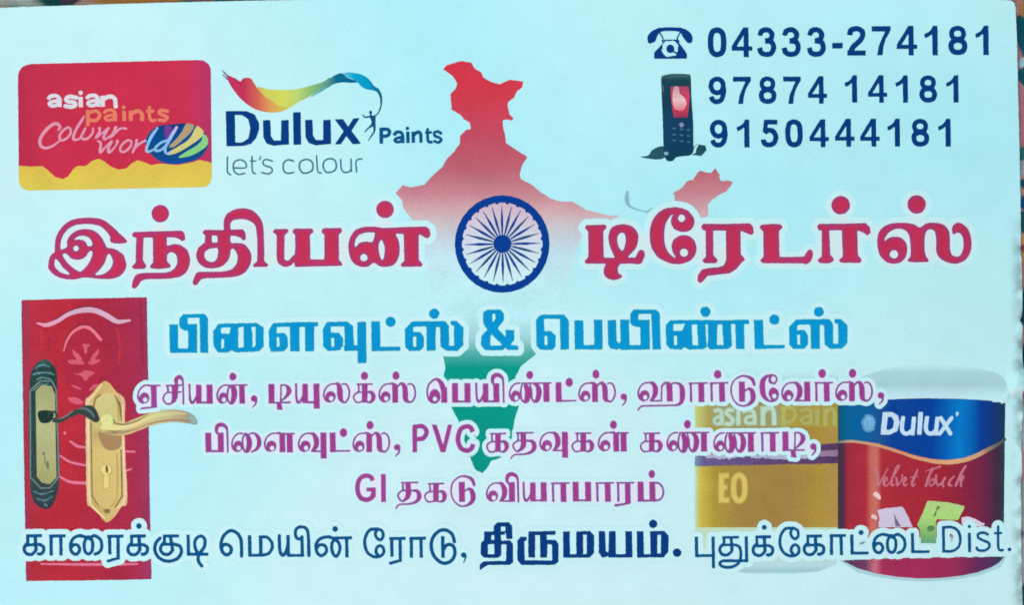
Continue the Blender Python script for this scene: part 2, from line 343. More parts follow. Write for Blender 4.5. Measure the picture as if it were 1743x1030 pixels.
TITLE = [
 (T1, 'V 140,495,50 143,400,50 182,312,50 262,247,52 380,228,54 500,242,60 570,290,66 620,345,80; Q 560,270 620,300 725,392 700,420 600,415 580,385 592,350;'
      'Q 60,590 75,530 112,495 160,475 215,450 218,400 250,345 310,308 380,298 450,312 510,365 540,420 562,455 620,465 690,510 720,580 715,640 670,695 600,720 500,722 370,710 290,725 200,722 120,695 65,640;'
      '-Q 278,390 310,362 360,356 410,376 433,420 430,438 395,441 375,405 330,385; -C 295,462,23;'
      '-Q 183,515 215,510 250,545 310,560 370,540 400,500 415,486 433,490 425,540 395,600 350,648 315,655 250,610 205,560;'
      '-Q 118,555 135,560 190,630 245,680 210,682 150,655 115,610; -Q 570,510 600,545 604,600 570,650 520,680 458,686 500,640 540,580'),
 (T1, 'C 1010,167,75; P 768,345 785,322 1190,310 1215,330 1222,385 1200,402 1170,385 1140,370 1060,368 800,372 775,362; P 805,365 868,368 862,560 895,612 880,635 790,638 765,620 800,580;'
      'P 945,360 1065,360 1068,575 1102,605 1090,628 1000,638 930,632 917,615 948,580;'
      'Q 1066,450 1120,425 1185,436 1240,480 1262,550 1250,630 1200,690 1120,716 1000,722 900,725 850,740 825,775 802,800 775,800 768,770 795,695 850,672 950,668 1060,665 1120,640 1150,590 1148,530 1125,500 1095,495 1066,512'),
 (T1, 'P 1363,325 1385,303 1560,305 1705,298 1730,320 1737,385 1715,397 1690,372 1650,357 1385,350; P 1392,335 1448,340 1446,425 1385,425; P 1493,340 1605,340 1605,480 1493,480;'
      'V 1577,310,58 1577,240,62 1606,192,76 1670,170,92 1740,170,94 1798,198,86 1842,250,68 1857,330,62 1861,430,60 1862,590,62; P 1793,605 1830,568 1890,568 1928,600 1915,620 1800,620;'
      'Q 1395,410 1445,412 1500,412 1605,400 1605,500 1585,565 1530,615 1450,632 1385,622 1335,585 1313,520 1330,460 1360,432; -Q 1400,480 1450,462 1495,463 1492,540 1450,578 1400,560 1382,520; -P 1450,357 1494,357 1494,412 1450,412;'
      'Q 1600,425 1680,415 1735,435 1777,500 1780,570 1750,640 1690,690 1600,708 1450,715 1370,720 1345,737 1325,768 1300,775 1283,755 1300,700 1325,665 1400,660 1540,658 1610,640 1650,600 1665,540 1650,490 1625,465 1600,470'),
 (T2, 'P 318,322 335,298 445,295 458,318 420,350 418,540 352,540 352,350; V 384,520,66 390,565,64 425,592,56 468,580,46 508,535,42; P 484,320 500,293 655,293 668,320 636,350 640,555 757,555 757,350 730,318 745,290 900,288 911,318 880,345 882,562 914,592 905,610 505,620 500,540 510,470 508,350'),
 (T2, 'C 1272,131,75; Q 962,470 968,390 1010,315 1080,283 1170,277 1260,290 1350,330 1388,400 1397,480 1380,555 1340,605 1270,620 1220,610 1175,585 1130,615 1080,620 1020,600 980,550;'
      '-Q 1100,330 1150,328 1184,332 1165,405 1120,403 1060,412 1020,450 1018,400 1050,350; -Q 1240,390 1262,430 1268,480 1258,550 1240,555 1222,500 1218,430; -C 1092,540,31;'
      'P 1190,290 1260,288 1420,281 1620,275 1650,300 1657,352 1635,380 1600,365 1565,342 1360,338 1230,340; P 1428,320 1558,320 1558,560 1592,595 1580,618 1415,618 1400,598 1434,570'),
 (T3, 'P 75,435 92,412 252,410 262,438 235,462 238,690 535,688 550,742 240,742 85,742 73,718 106,688 105,470; Q 500,705 530,640 555,622 580,635 585,670 562,730 540,745 500,742;'
      'Q 278,500 300,440 350,412 410,405 480,425 525,480 530,540 510,610 460,665 420,705 385,715 345,705 308,640 282,570; -Q 395,478 418,500 422,560 405,622 385,628 362,590 352,530 368,490;'
      'Q 265,735 320,725 375,738 358,775 362,820 395,845 370,870 310,880 260,860 237,820 242,775'),
 (T3, 'Q 627,520 635,420 670,340 730,285 810,262 880,265 950,290 995,340 1008,390 990,440 950,468 900,472 840,450 808,400 812,350 830,322 800,340 765,400 750,500 765,600 800,660 848,690 822,640 812,585 828,540 870,508 920,497 980,517 1020,575 1022,640 990,700 930,735 860,745 790,735 700,690 645,610; -E 897,355,29,31; -C 918,648,34'),
 (T3, 'P 1060,430 1080,402 1300,402 1480,398 1505,430 1510,480 1490,497 1465,490 1400,462 1080,460; P 1100,450 1165,450 1168,670 1208,710 1190,738 1090,738 1070,715 1103,680;'
      'P 1272,450 1398,455 1400,660 1438,705 1400,740 1360,790 1300,825 1200,835 1120,845 1090,880 1060,908 1032,890 1035,840 1070,790 1130,778 1210,770 1258,755 1275,710'),
 (T4, 'P -88,435 -70,410 30,402 92,405 112,432 80,465 85,684 300,682 300,740 -60,738 -85,715 -52,685 -54,470; Q 285,700 318,635 345,620 368,640 360,700 330,740 290,742'),
 (T4, 'C 603,245,79; P 400,430 415,402 640,400 815,395 850,430 857,480 830,502 800,480 745,458 420,460; P 442,450 507,450 515,660 550,710 520,735 475,740 420,735 405,710 442,680; P 612,450 744,455 750,670 782,705 768,735 605,735 585,712 620,680'),
 (T4, 'C 1247,238,79; Q 912,560 925,480 970,425 1050,397 1140,393 1220,405 1275,432 1330,398 1400,393 1470,408 1520,460 1530,540 1532,630 1560,675 1610,675 1640,620 1642,540 1622,490 1590,478 1555,492 1546,450 1555,415 1590,393 1640,405 1690,460 1712,550 1705,640 1660,710 1590,742 1520,735 1450,700 1413,640 1412,540 1400,470 1365,450 1328,470 1315,540 1320,660 1348,708 1335,727 1190,727 1172,705 1195,670 1190,540 1170,480 1120,447 1060,449 1000,490 975,548 1010,523 1070,511 1125,527 1160,572 1167,640 1145,700 1100,735 1040,742 980,720 930,660; -C 1055,662,35'),
]
SUB = [
 (U1, 'P 88,210 165,210 165,415 250,415 250,265 215,265 182,240 172,215 174,160 205,125 390,120 418,155 420,453 352,453 346,155 246,155 244,210 325,205 328,452 95,455'),
 (U1, 'P 460,270 505,205 695,200 830,198 892,240 890,400 850,442 795,445 740,448 650,448 620,430 590,448 505,450 465,400; -P 530,240 610,237 598,290 530,290; -P 532,335 555,330 555,400 545,415 532,412; -P 678,235 720,232 720,405 675,412; -P 785,232 820,232 820,395 795,410 797,300'),
 (U1, 'P 932,260 970,200 1170,190 1350,190 1354,225 1320,230 1318,440 1240,440 1240,232 1195,232 1195,442 1115,442 1110,232 1005,232 1000,285 1065,282 1095,320 1097,400 1065,440 955,445 935,400; -P 1002,320 1022,318 1025,400 1002,402'),
 (U2, 'P -52,250 -20,190 150,185 205,225 212,390 240,390 238,190 315,188 318,540 242,540 242,435 130,438 125,400 108,400 100,430 -10,438 -50,400; -P 15,230 130,228 132,390 120,395 120,330 85,282 15,280; -P 18,330 42,325 42,400 18,400'),
 (U2, 'P 357,185 432,185 437,400 605,400 605,435 360,440; C 522,188,44'),
 (U2, 'P 643,250 700,185 985,182 1018,225 1018,390 1060,395 1058,225 1030,215 1028,182 1080,180 1140,235 1138,390 1090,435 990,435 945,400 940,235 905,232 905,435 828,438 825,230 715,232 712,275 775,275 805,320 805,400 775,435 680,438 645,400; -P 712,318 738,315 738,400 715,400; C 892,120,44'),
 (U2, 'P 1305,110 1340,85 1455,85 1485,125 1485,175 1430,245 1500,320 1495,258 1572,258 1572,340 1540,385 1605,392 1605,430 1515,430 1495,412 1470,432 1320,430 1288,385 1290,310 1340,255 1308,205; -P 1385,122 1410,118 1412,160 1385,195; -P 1372,290 1470,388 1368,392'),
 (U3, 'P 160,170 205,127 400,127 440,175 442,425 368,428 362,165 230,165 232,268 290,268 328,305 328,395 300,428 195,428 165,390; -P 232,310 255,305 258,385 235,390'),
 (U3, 'P 485,175 562,175 568,385 655,385 650,170 725,172 728,425 490,425'),
 (U3, 'P 768,175 840,172 845,350 868,375 878,350 872,170 950,170 955,385 1045,385 1045,235 1005,232 970,215 960,190 960,120 985,85 1180,85 1212,120 1220,425 1148,425 1138,122 1032,122 1030,172 1125,172 1128,425 880,428 868,412 855,425 795,420 772,385'),
 (U4, 'P 65,220 105,175 310,172 530,175 770,170 775,205 730,208 735,420 660,422 655,210 620,208 628,390 600,420 440,425 420,400 390,422 260,425 225,405 200,425 105,422 68,380; -P 130,210 230,208 205,265 130,265; -P 135,310 160,305 163,385 138,388; -P 288,215 330,212 340,385 295,388; -P 403,210 424,210 422,390 414,395; -P 505,212 545,210 555,385 500,388; C 402,104,44'),
 (U4, 'P 812,172 890,172 898,385 1078,385 1078,415 820,422; C 987,170,44'),
 ((U4[0]+468*s1, U4[1]-17*s1, s1), 'P 643,250 700,185 985,182 1018,225 1018,390 1060,395 1058,225 1030,215 1028,182 1080,180 1140,235 1138,390 1090,435 990,435 945,400 940,235 905,232 905,435 828,438 825,230 715,232 712,275 775,275 805,320 805,400 775,435 680,438 645,400; -P 712,318 738,315 738,400 715,400; C 896,121,44'),
]
# contrast lines: (glyph, block, x, baseline[, extra shapes in block units])
LINE3 = [('e_letter', 1, 118, 338), ('ci', 1, 335, 338), ('ya', 1, 550, 338), ('na', 1, 790, 338, 'E 928,107,29,33'), ('comma', 1, 1080, 338),
 ('ti', 1, 1228, 338), ('yu', 1, 1455, 338), ('la', 2, 50, 328), ('ka', 2, 305, 328, 'E 400,100,30,34'), ('sa', 2, 520, 328, 'E 667,98,30,35'),
 ('e_sign', 2, 925, 328), ('pa', 2, 1140, 328), ('yi', 2, 1338, 328), ('nna', 3, 82, 322, 'E 257,93,28,34'), ('tta', 3, 475, 322, 'E 592,155,31,37'),
 ('sa', 3, 670, 322, 'E 819,86,29,37'), ('comma', 3, 1027, 322), ('ha', 3, 1172, 318), ('aa', 3, 1610, 320), ('aa', 4, 142, 318, 'E 207,88,31,36'), ('ddu', 4, 315, 318),
 ('ee_sign', 4, 565, 318), ('va', 4, 748, 318), ('aa', 4, 1030, 316, 'E 1093,80,31,38'), ('sa', 4, 1205, 315, 'E 1351,79,31,37'), ('comma', 4, 1563, 312)]
LINE4 = [('pi', 1, 692, 750), ('ai', 1, 915, 748), ('lla', 1, 1192, 748), ('vu', 1, 1480, 748), ('tta', 2, 103, 748, 'E 222,582,31,37'), ('sa', 2, 300, 748, 'E 447,519,30,35'),
 ('comma', 2, 650, 752), ('P', 2, 0, 0), ('V', 2, 0, 0), ('C', 2, 0, 0), ('ka', 2, 1435, 748), ('ta', 3, 112, 745), ('vu', 3, 340, 742), ('ka', 3, 615, 745), ('lla', 3, 835, 742, 'E 967,515,29,36'),
 ('ka', 3, 1195, 745), ('nna', 3, 1418, 742, 'E 1594,512,29,36'), ('nna', 4, 172, 745), ('aa', 4, 572, 742), ('ti', 4, 755, 742), ('comma', 4, 990, 745)]
g1 = 300/1743
LAT = {'P': 'B 38 826,515 827,748; S 36 830,531 895,530 927,575 898,630 830,638', 'V': 'P 972,515 1012,515 1066,690 1108,515 1144,515 1086,748 1046,748',
       'C': 'F 38 1318,575 1300,540 1262,530 1215,555 1192,635 1215,710 1265,735 1305,720 1322,680'}
LINE5 = [('G', 1, 0, 0), ('I', 1, 0, 0), ('ta', 5, 503, 374), ('ka', 5, 770, 380), ('ddu', 5, 1025, 376), ('vi', 5, 1380, 378), ('ya', 6, 228, 376), ('aa', 6, 515, 376), ('pa', 6, 722, 374), ('aa', 6, 953, 374),
         ('ra', 6, 1160, 376), ('ma', 6, 1365, 376, 'E 1507,102,32,40')]
L[5] = (590, 790); L[6] = (850, 790)

def contrast_glyph(entry):
    g, blk, x, y = entry[:4]
    fx, fy = L[blk]; s = g1 if blk > 4 else s1
    px, py = fx + x*s, fy + y*s
    if g in LAT: return parse(LAT[g], (fx, fy, s))
    if g == 'G': return parse('F 44 258,168 240,132 188,118 130,150 106,240 130,328 188,356 245,338 266,290; B 44 266,330 266,240; B 36 195,254 288,254', (590, 790, g1))
    if g == 'I': return parse('B 46 362,103 366,379', (590, 790, g1))
    def put(name, dx=0.0, k=s1, dy=0.0):
        ox, oy, t = G[name]
        if name in ('ra', 'ma'): k = g1
        return parse(t, (px + dx - ox*k, py + dy - oy*k, k))
    if g == 'yi':   # ya with the i sign
        out = parse(G['ya'][2], (px - 550*s1, py - 338*s1, s1, 1.0)); return out + put('i_sign', (1480-1338)*s1)
    if g == 'pi': return put('pa') + put('i_sign', 92*s1)
    if g == 'vi': return put('va') + put('i_sign', 34.5)
    out = put(g)
    if len(entry) > 4: out += parse(entry[4], (fx, fy, s))
    return out

D1 = (20, 870, s1); D2 = (350, 870, s1); D3 = (590, 870, g1); D4 = (800, 870, 380/1743); D5 = (1160, 870, g1); D6 = (1440, 870, 303/1743)
def hput(tab, name, px, py, k, extra=None, fr=None):
    ox, oy, t = tab[name]
    out = parse(t, (px-ox*k, py-oy*k, k))
    if extra: out += parse(extra, fr)
    return out
def at(fr, x, y): return (fr[0]+x*fr[2], fr[1]+y*fr[2])
ADDRESS = [
 hput(H, 'ka', *at(D1, 95, 382), s1), hput(H, 'aa', *at(D1, 318, 382), s1), hput(H, 'ai', *at(D1, 483, 382), s1), hput(H, 'ra', *at(D1, 805, 382), s1),
 hput(H, 'ka', *at(D1, 975, 384), s1, 'C 1078,130,23', D1), hput(H, 'ku', *at(D1, 1198, 382), s1), hput(H, 'ti', *at(D1, 1483, 382), s1),
 hput(H2, 'e', *at(D2, 120, 385), s1), hput(H2, 'ma', *at(D2, 360, 390), s1), hput(H2, 'yi', *at(D2, 612, 390), s1), hput(H2, 'n', *at(D2, 925, 398), s1, 'C 1098,155,24', D2),
 hput(H3, 'ee', *at(D3, 165, 465), g1), hput(H, 'ra', *at(D3, 418, 468), s1), hput(H, 'aa', *at(D3, 622, 468), s1), hput(H3, 'ddu', *at(D3, 820, 467), g1), hput(H, 'comma', *at(D3, 1130, 465), g1),
]
BOLD = [
 (D4, 'P 185,120 210,92 305,90 330,120 332,222 282,222 275,125 242,125 242,232 185,232; P 110,162 275,160 275,188 240,190 240,236 110,236; P 85,250 110,230 245,230 245,345 220,370 110,368 82,340; -P 167,192 188,190 190,228 167,228; -P 140,265 188,262 190,340 140,340; P 240,235 315,230 337,260 337,405 310,425 140,425 75,468 75,420 110,395 280,392 285,264 240,264'),
 (D4, 'P 455,162 670,158 668,188 600,190 600,228 665,228 692,260 692,400 660,425 400,425 370,385 368,235 395,203 445,203 442,235 425,238 428,388 640,388 640,265 605,262 602,368 548,368 545,192 510,192 508,368 455,365'),
 (D4, 'P 725,162 780,162 782,340 830,340 828,162 935,158 970,195 970,330 935,368 728,368; -P 885,190 910,188 912,335 885,340'),
 (D4, 'P 1005,160 1055,160 1062,315 1080,330 1085,158 1138,160 1140,340 1215,340 1212,158 1265,160 1270,366 1085,368 1075,355 1060,366 1030,366 1005,330'),
 (D4, 'P 1300,160 1355,160 1360,340 1410,340 1405,160 1515,158 1552,195 1550,320 1515,365 1305,368; -P 1465,190 1490,188 1490,335 1462,335; C 1430,103,33'),
 (D4, 'C 1617,328,34'),
]
ADDRESS2 = [
 hput(H3, 'pu', *at(D5, 130, 460), g1), hput(H3, 'thu', *at(D5, 370, 460), g1), hput(H, 'ka', *at(D5, 698, 456), s1, 'C 820,165,25', D5), hput(H3, 'ee', *at(D5, 960, 456), g1),
 hput(H, 'ka', *at(D5, 1203, 448), s1), hput(H, 'aa', *at(D5, 1466, 442), s1), hput(H3, 'tta', *at(D6, 38, 432), D6[2], 'C 148,215,26', D6), hput(H, 'ai', *at(D6, 255, 428), s1),
 hput(H3, 'tta_plain', *at(D6, 635, 415), D6[2]),
 parse('B 30 954,150 957,412; S 28 952,164 1035,162 1098,200 1120,280 1102,355 1040,396 955,398', D6), parse('B 32 1208,215 1211,408; C 1208,155,17', D6),
 parse('F 27 1400,240 1352,216 1298,228 1296,265 1345,292 1400,318 1400,362 1350,392 1292,384 1278,352', D6), parse('S 26 1490,155 1492,350 1508,386 1536,386; B 24 1450,221 1530,218', D6), parse('C 1602,380,20', D6),
]
N1 = (1080, 20, 340/1297); N2 = (1400, 0, 343/1218)
def fig(ch, fr, x, base, height):
    px, py = at(fr, x, base); k = height/196
    return parse(NUM[ch], (px, py, k, 1.0, -0.012))
PHONE = [
 [fig(c, N1, x, 293-0.4*i, 51) for i, (c, x) in enumerate([('0', 477), ('4', 630), ('3', 797), ('3', 957), ('3', 1120)])] +
 [fig(c, N2, x, 334-0.5*i, 50.6) for i, (c, x) in enumerate([('-', 58), ('2', 148), ('7', 298), ('4', 448), ('1', 614), ('8', 762), ('1', 922)])],
 [fig(c, N1, x, 598-0.5*i, 47.3) for i, (c, x) in enumerate([('9', 482), ('7', 640), ('8', 808), ('7', 965), ('4', 1125)])] +
 [fig(c, N2, x, 619, 47) for i, (c, x) in enumerate([('1', 133), ('4', 275), ('1', 440), ('8', 587), ('1', 746)])],
 [fig(c, N1, x, 881-0.5*i, 48) for i, (c, x) in enumerate([('9', 490), ('1', 662), ('5', 820), ('0', 980), ('4', 1135)])] +
 [fig(c, N2, x, 886, 48) for i, (c, x) in enumerate([('4', 75), ('4', 227), ('1', 390), ('8', 538), ('1', 697)])],
]
# --- paint panel, upper left
A = (0, 80, 400/1585)
def small_a(x, y, h=1.0, w=24):   # y = baseline, 85 high
    return parse('F %g 4,-52 22,-72 60,-74 82,-50 82,0; O %g 78,-40 34,-36 12,-22 30,-6 66,-14' % (w, w-2), (A[0]+x*A[2], A[1]+y*A[2], A[2]*h))
PANEL_WORDS = {
 'asian': [small_a(320, 402, 1.0, 23), parse('S 25 515,340 470,332 445,348 460,366 500,372 508,390 480,402 440,396', A), parse('B 27 543,335 545,403; C 543,307,14', A), small_a(580, 400, 1.0, 23), parse('B 27 690,328 692,400; S 26 695,350 735,332 772,345 780,399', A)],
 'paints': [parse('B 24 592,425 592,532; S 21 600,440 650,430 672,460 645,494 602,490', A), small_a(696, 498, 1.0, 20), parse('B 25 836,428 838,497; C 834,405,12', A), parse('B 25 880,428 882,496; F 25 884,450 925,430 955,448 958,495', A),
            parse('S 20 1008,405 1008,470 1022,494 1045,492; B 18 985,432 1042,430', A), parse('S 21 1130,432 1085,424 1072,442 1100,458 1128,472 1110,494 1072,490', A)],
 'colour': [parse('V 385,540,10 392,515,16 350,512,16 292,570,18 264,630,20 285,676,18 340,680,14 402,640,8', A), parse('S 13 445,560 400,588 396,620 425,626 458,596 448,562 430,560', A), parse('V 572,466,10 535,530,14 508,600,14 520,625,12 552,600,8', A),
            parse('S 13 548,560 530,605 555,622 590,600 612,560 596,590 608,618 640,598', A), parse('S 12 640,545 622,590 635,615 665,590 690,548 672,592 690,612 725,585', A), parse('S 12 725,540 700,600 690,610 735,555 762,560 740,600 755,605; V 770,620,10 800,560,14 818,545,12 848,548,8', A)],
 'world': [parse('V 662,640,8 690,648,14 678,710,14 738,655,10 722,712,14 790,640,10 780,636,8', A), parse('S 13 830,640 795,670 798,702 830,704 862,672 850,642 830,640', A), parse('V 880,645,12 872,705,12 915,655,12 950,645,12 965,655,8', A),
           parse('V 1062,525,10 1010,610,14 985,680,14 1005,704,12 1040,680,8', A), parse('S 15 1105,640 1062,660 1048,695 1078,700 1110,668; V 1195,540,10 1150,640,16 1118,700,16 1140,712,12 1165,690,8', A)],
}
# ---------------------------------------------------------------- pictures and emblems
DL = (360, 100, 420/1743)                                # wordmark, upper middle
WORDMARK = ['P 100,367 245,367 305,392 335,450 338,495 315,560 280,600 225,615 105,618; -P 165,396 215,396 258,425 274,490 260,560 215,590 168,590',
 'P 362,432 415,430 420,545 440,575 490,575 492,432 545,430 548,605 495,608 440,614 388,598 366,555', 'B 55 603,375 606,606',
 'P 660,430 713,428 718,543 738,572 788,572 788,430 842,428 845,600 793,605 738,611 686,595 664,552', 'P 868,425 930,425 965,478 1000,420 1048,415 990,508 1058,600 997,603 952,545 915,603 870,603 932,510']
def p_a(x, y, w=20): return parse('F %g 4,-54 22,-76 52,-76 66,-54 68,0; O %g 64,-42 26,-34 10,-20 28,-6 56,-16' % (w+3, w), (DL[0]+x*DL[2], DL[1]+y*DL[2], DL[2]))
PAINTS_WORD = [parse('B 26 1198,485 1200,598; F 25 1200,498 1240,496 1258,516 1242,542 1200,546', DL), p_a(1284, 594), parse('B 24 1386,512 1388,594; C 1384,490,13', DL),
 parse('B 24 1424,512 1426,592; F 24 1428,538 1455,517 1476,528 1480,592', DL), parse('F 20 1526,488 1528,570 1540,588 1562,586; B 18 1508,520 1558,518', DL),
 parse('F 20 1626,530 1600,512 1574,522 1580,545 1612,556 1622,575 1600,590 1568,578', DL)]
SLOGAN = ['S 12 112,692 112,790 122,812 135,818', 'S 12 155,770 240,768 238,730 200,712 160,730 155,780 185,815 235,808', 'S 12 285,690 288,785 298,808 312,810', 'B 11 270,722 318,720', 'S 11 348,690 338,712',
 'S 12 430,722 385,710 362,728 375,752 420,768 428,795 400,812 355,802', 'S 13 580,722 540,712 510,735 508,785 535,808 580,802', 'O 13 665,710 630,725 620,765 640,802 675,805 712,785 715,740 695,715', 'S 12 742,685 748,780 756,802 775,805',
 'O 13 832,705 798,720 788,760 808,798 843,800 876,780 880,735 862,710', 'S 12 912,710 916,770 932,798 965,800 986,775 985,706 988,795', 'S 12 1025,800 1020,730 1035,710 1062,706']
SWOOSH = [  # (shape, colour stops along x in DL units)
 ('Q 108,115 150,128 175,140 205,158 225,135 275,135 300,170 330,215 370,260 420,290 470,330 540,345 500,368 440,378 370,372 290,345 215,290 160,225 125,170', [(105, (190, 50, 95)), (230, (190, 50, 85)), (330, (205, 100, 85)), (430, (215, 160, 90)), (540, (200, 200, 80))]),
 ('Q 325,195 400,212 500,218 600,212 700,188 790,160 835,130 820,175 760,215 690,265 620,300 560,340 500,360 430,330 380,290 345,240', [(320, (190, 175, 100)), (380, (200, 200, 90)), (500, (205, 210, 90)), (600, (185, 210, 110)), (720, (130, 180, 120)), (830, (80, 150, 140))]),
 ('Q 700,270 760,200 815,160 820,178 880,150 870,170 800,215 740,250', [(700, (120, 190, 180)), (780, (90, 170, 160)), (880, (0, 120, 130))]),
 ('Q 815,160 860,120 920,100 960,130 1030,160 1000,168 930,165 870,175 820,195', [(815, (90, 150, 130)), (880, (0, 105, 140)), (1020, (0, 95, 150))]),
 ('Q 930,100 990,95 1060,110 1110,140 1150,190 1185,215 1205,270 1200,340 1180,385 1165,395 1190,340 1190,280 1165,230 1100,215 1060,195 1020,155 960,125', [(930, (90, 190, 210)), (1000, (0, 165, 205)), (1110, (0, 150, 200)), (1180, (0, 100, 140)), (1205, (0, 80, 110))]),
]
FIGURE = 'E 1124,378,11,14; P 1120,392 1145,400 1160,410 1158,470 1150,480 1125,470 1130,440 1118,415; V 1068,395,7 1085,412,10 1120,405,12; V 1150,405,10 1175,385,9 1190,350,8; V 1140,465,20 1105,490,12 1080,520,6; V 1150,470,18 1150,510,14 1128,545,10 1108,575,6'
FLICK = 'V 75,80,4 95,100,9 115,125,12; V 72,108,4 95,125,8 112,145,6; V 80,90,3 100,112,6'
PANEL = 'P 120,190 128,158 150,132 180,118 215,112 1330,85 1375,90 1405,110 1420,140 1422,170 1428,780 1430,880 1420,915 1395,938 1360,945 200,968 165,962 138,940 126,905 125,800'
PANEL_YELLOW = 'P 125,797 200,806 285,802 325,832 370,875 425,890 458,872 500,815 530,800 575,802 620,768 665,752 700,768 745,805 800,826 850,818 890,782 930,762 970,775 1020,795 1080,785 1200,795 1300,775 1350,760 1428,780 1430,880 1420,915 1395,938 1360,945 200,968 165,962 138,940 126,905'
SC1 = (60, 195, 170/1743); SC2 = (160, 205, 200/1743); SC3 = (1480, 790, 170/1743); SC4 = (1190, 680, 240/1743); LV = (120, 690, 220/1743)
GLOBE = 'Q 770,270 830,165 940,85 1040,65 1200,50 1350,40 1500,75 1620,145 1685,270 1685,400 1560,555 1380,622 1200,648 1020,622 880,535 800,440 762,350'
GLOBE_BANDS = [('Q 1050,85 1140,85 1150,150 1095,270 1050,210', (112, 58, 142)), ('Q 1370,45 1480,68 1445,160 1350,255 1190,385 1112,385 1230,260 1310,150', (172, 152, 118)),
 ('Q 1515,88 1560,92 1625,160 1590,245 1450,352 1250,470 1120,508 1075,492 1200,412 1380,300 1450,210', (204, 200, 124)), ('Q 1610,215 1655,212 1690,290 1670,375 1550,465 1400,532 1255,548 1330,482 1500,380 1590,300', (132, 202, 132))]
PANEL_WORDS['colour'] = [parse(t, SC1) for t in ('V 402,262,36 430,215,48 385,158,54 310,165,50 200,250,54 110,370,54 76,470,54 108,555,50 200,582,44 320,532,38 430,450,22', 'O 40 560,225 470,290 422,370 432,432 490,442 570,390 620,310 608,242',
 'V 855,22,22 800,110,48 722,240,46 668,360,44 668,432,44 740,430,34 800,395,24', 'V 872,235,38 830,320,44 800,390,40 850,426,40 930,400,38 1000,310,34 1006,238,36', 'V 1120,232,48 1118,300,38 1055,402,38 1150,330,28 1280,228,34 1222,320,44 1190,392,40 1215,432,38 1290,370,22',
 'V 1402,218,48 1370,300,44 1300,402,38; V 1350,380,22 1430,280,34 1500,236,34 1582,242,40')]
PANEL_WORDS['world'] = [parse(t, SC2) for t in ('V 55,305,26 98,330,38 92,470,42 160,400,28 262,308,34 215,400,38 222,470,42 300,400,26 352,308,34 335,300,26', 'O 32 500,290 420,350 385,420 410,464 470,450 540,380 550,310',
 'V 632,288,38 620,360,38 572,470,32; V 600,420,22 680,340,32 762,295,28', 'V 942,108,28 860,220,44 802,340,38 775,440,38 812,460,32 900,420,22', 'V 1085,290,32 990,330,34 912,400,34 922,448,32 1000,430,32 1080,350,28; V 1225,98,38 1150,220,48 1082,350,42 1050,425,42 1080,490,28 1145,450,16')]
CAN_ASIAN = ['F 48 185,152 230,132 275,160 280,315; O 36 270,220 205,232 188,278 222,306 268,290', 'F 46 430,142 365,130 335,170 400,228 418,270 380,308 318,298', 'B 48 485,140 485,322', 'F 44 540,152 620,132 680,170 690,315; O 34 680,212 592,226 572,274 612,300 678,280', 'B 52 790,92 790,322; F 52 800,160 850,108 918,140 930,322']
CAN_PAINT = ['B 56 1040,100 1040,342; O 48 1060,112 1155,115 1190,190 1155,268 1060,275', 'F 46 1250,152 1330,124 1380,160 1385,315; O 36 1375,212 1285,226 1266,274 1302,300 1372,280', 'B 48 1460,120 1460,332', 'B 48 1560,110 1560,332; F 48 1570,170 1620,122 1670,150 1676,332']
CAN_SCRIPT = ['V 62,102,18 115,86,28 148,190,40 150,372,38 230,250,24 320,90,20', 'V 240,335,18 305,285,26 292,232,24 252,290,34 254,368,36 300,382,26 352,330,14', 'V 352,330,12 480,120,26 522,30,26 470,62,24 402,250,34 386,368,36 432,368,18', 'V 452,228,26 482,272,36 482,375,36 560,290,22 576,202,28',
 'V 590,322,16 642,282,26 630,230,24 596,292,36 604,375,38 664,358,16', 'V 842,108,32 782,240,42 746,340,46 762,386,38 815,340,14; V 702,238,16 852,226,16', 'V 1100,88,40 1040,222,44 986,386,40; V 975,135,12 1090,92,26 1180,70,34 1235,46,36', 'O 28 1108,270 1062,300 1046,358 1078,388 1124,342 1130,288',
 'V 1166,205,36 1160,300,42 1198,378,38 1262,330,24 1322,245,34 1272,340,40 1290,402,36', 'V 1478,220,30 1410,290,34 1386,364,44 1442,386,22', 'V 1676,44,40 1592,190,42 1506,386,38; V 1520,342,22 1608,242,30 1642,224,34 1596,330,40 1602,390,36']
MAP = [(754,117),(761,110),(785,103),(802,106),(809,117),(819,122),(823,132),(834,138),(850,143),(868,135),(891,138),(889,148),(879,156),(875,166),(865,173),(864,180),(867,194),(874,200),(872,205),(862,203),(855,204),(856,214),(860,231),(861,243),(879,255),(898,267),(889,281),(885,294),(886,305),(902,312),(919,326),(938,338),(955,343),(975,343),(998,357),(1034,366),(1057,367),(1040,374),(1022,380),(1000,384),(990,402),(980,430),(972,470),(958,510),(940,560),(912,604),(888,622),(877,642),(882,668),(883,693),(876,715),(872,740),(868,760),(852,780),(836,785),(829,798),(821,806),(809,800),(799,777),(788,745),(780,716),(768,693),(760,660),(755,640),(758,626),(755,610),(745,575),(735,520),(727,470),(722,420),(712,385),(698,370),(686,353),(684,340),(673,329),(685,315),(699,319),(722,314),(738,297),(753,284),(761,269),(772,259),(783,243),(783,231),(793,221),(802,219),(799,208),(788,201),(783,194),(769,187),(766,160),(776,150),(778,142),(771,129)]
MAP_STOPS = [(100, (208, 52, 70)), (170, (204, 60, 78)), (230, (190, 74, 96)), (290, (184, 98, 114)), (330, (196, 132, 144)), (360, (204, 168, 174)), (390, (196, 198, 206)), (430, (188, 220, 235)), (480, (186, 234, 242)), (540, (178, 230, 240)), (575, (154, 206, 214)), (600, (80, 172, 168)), (625, (0, 150, 135)), (800, (0, 146, 132))]
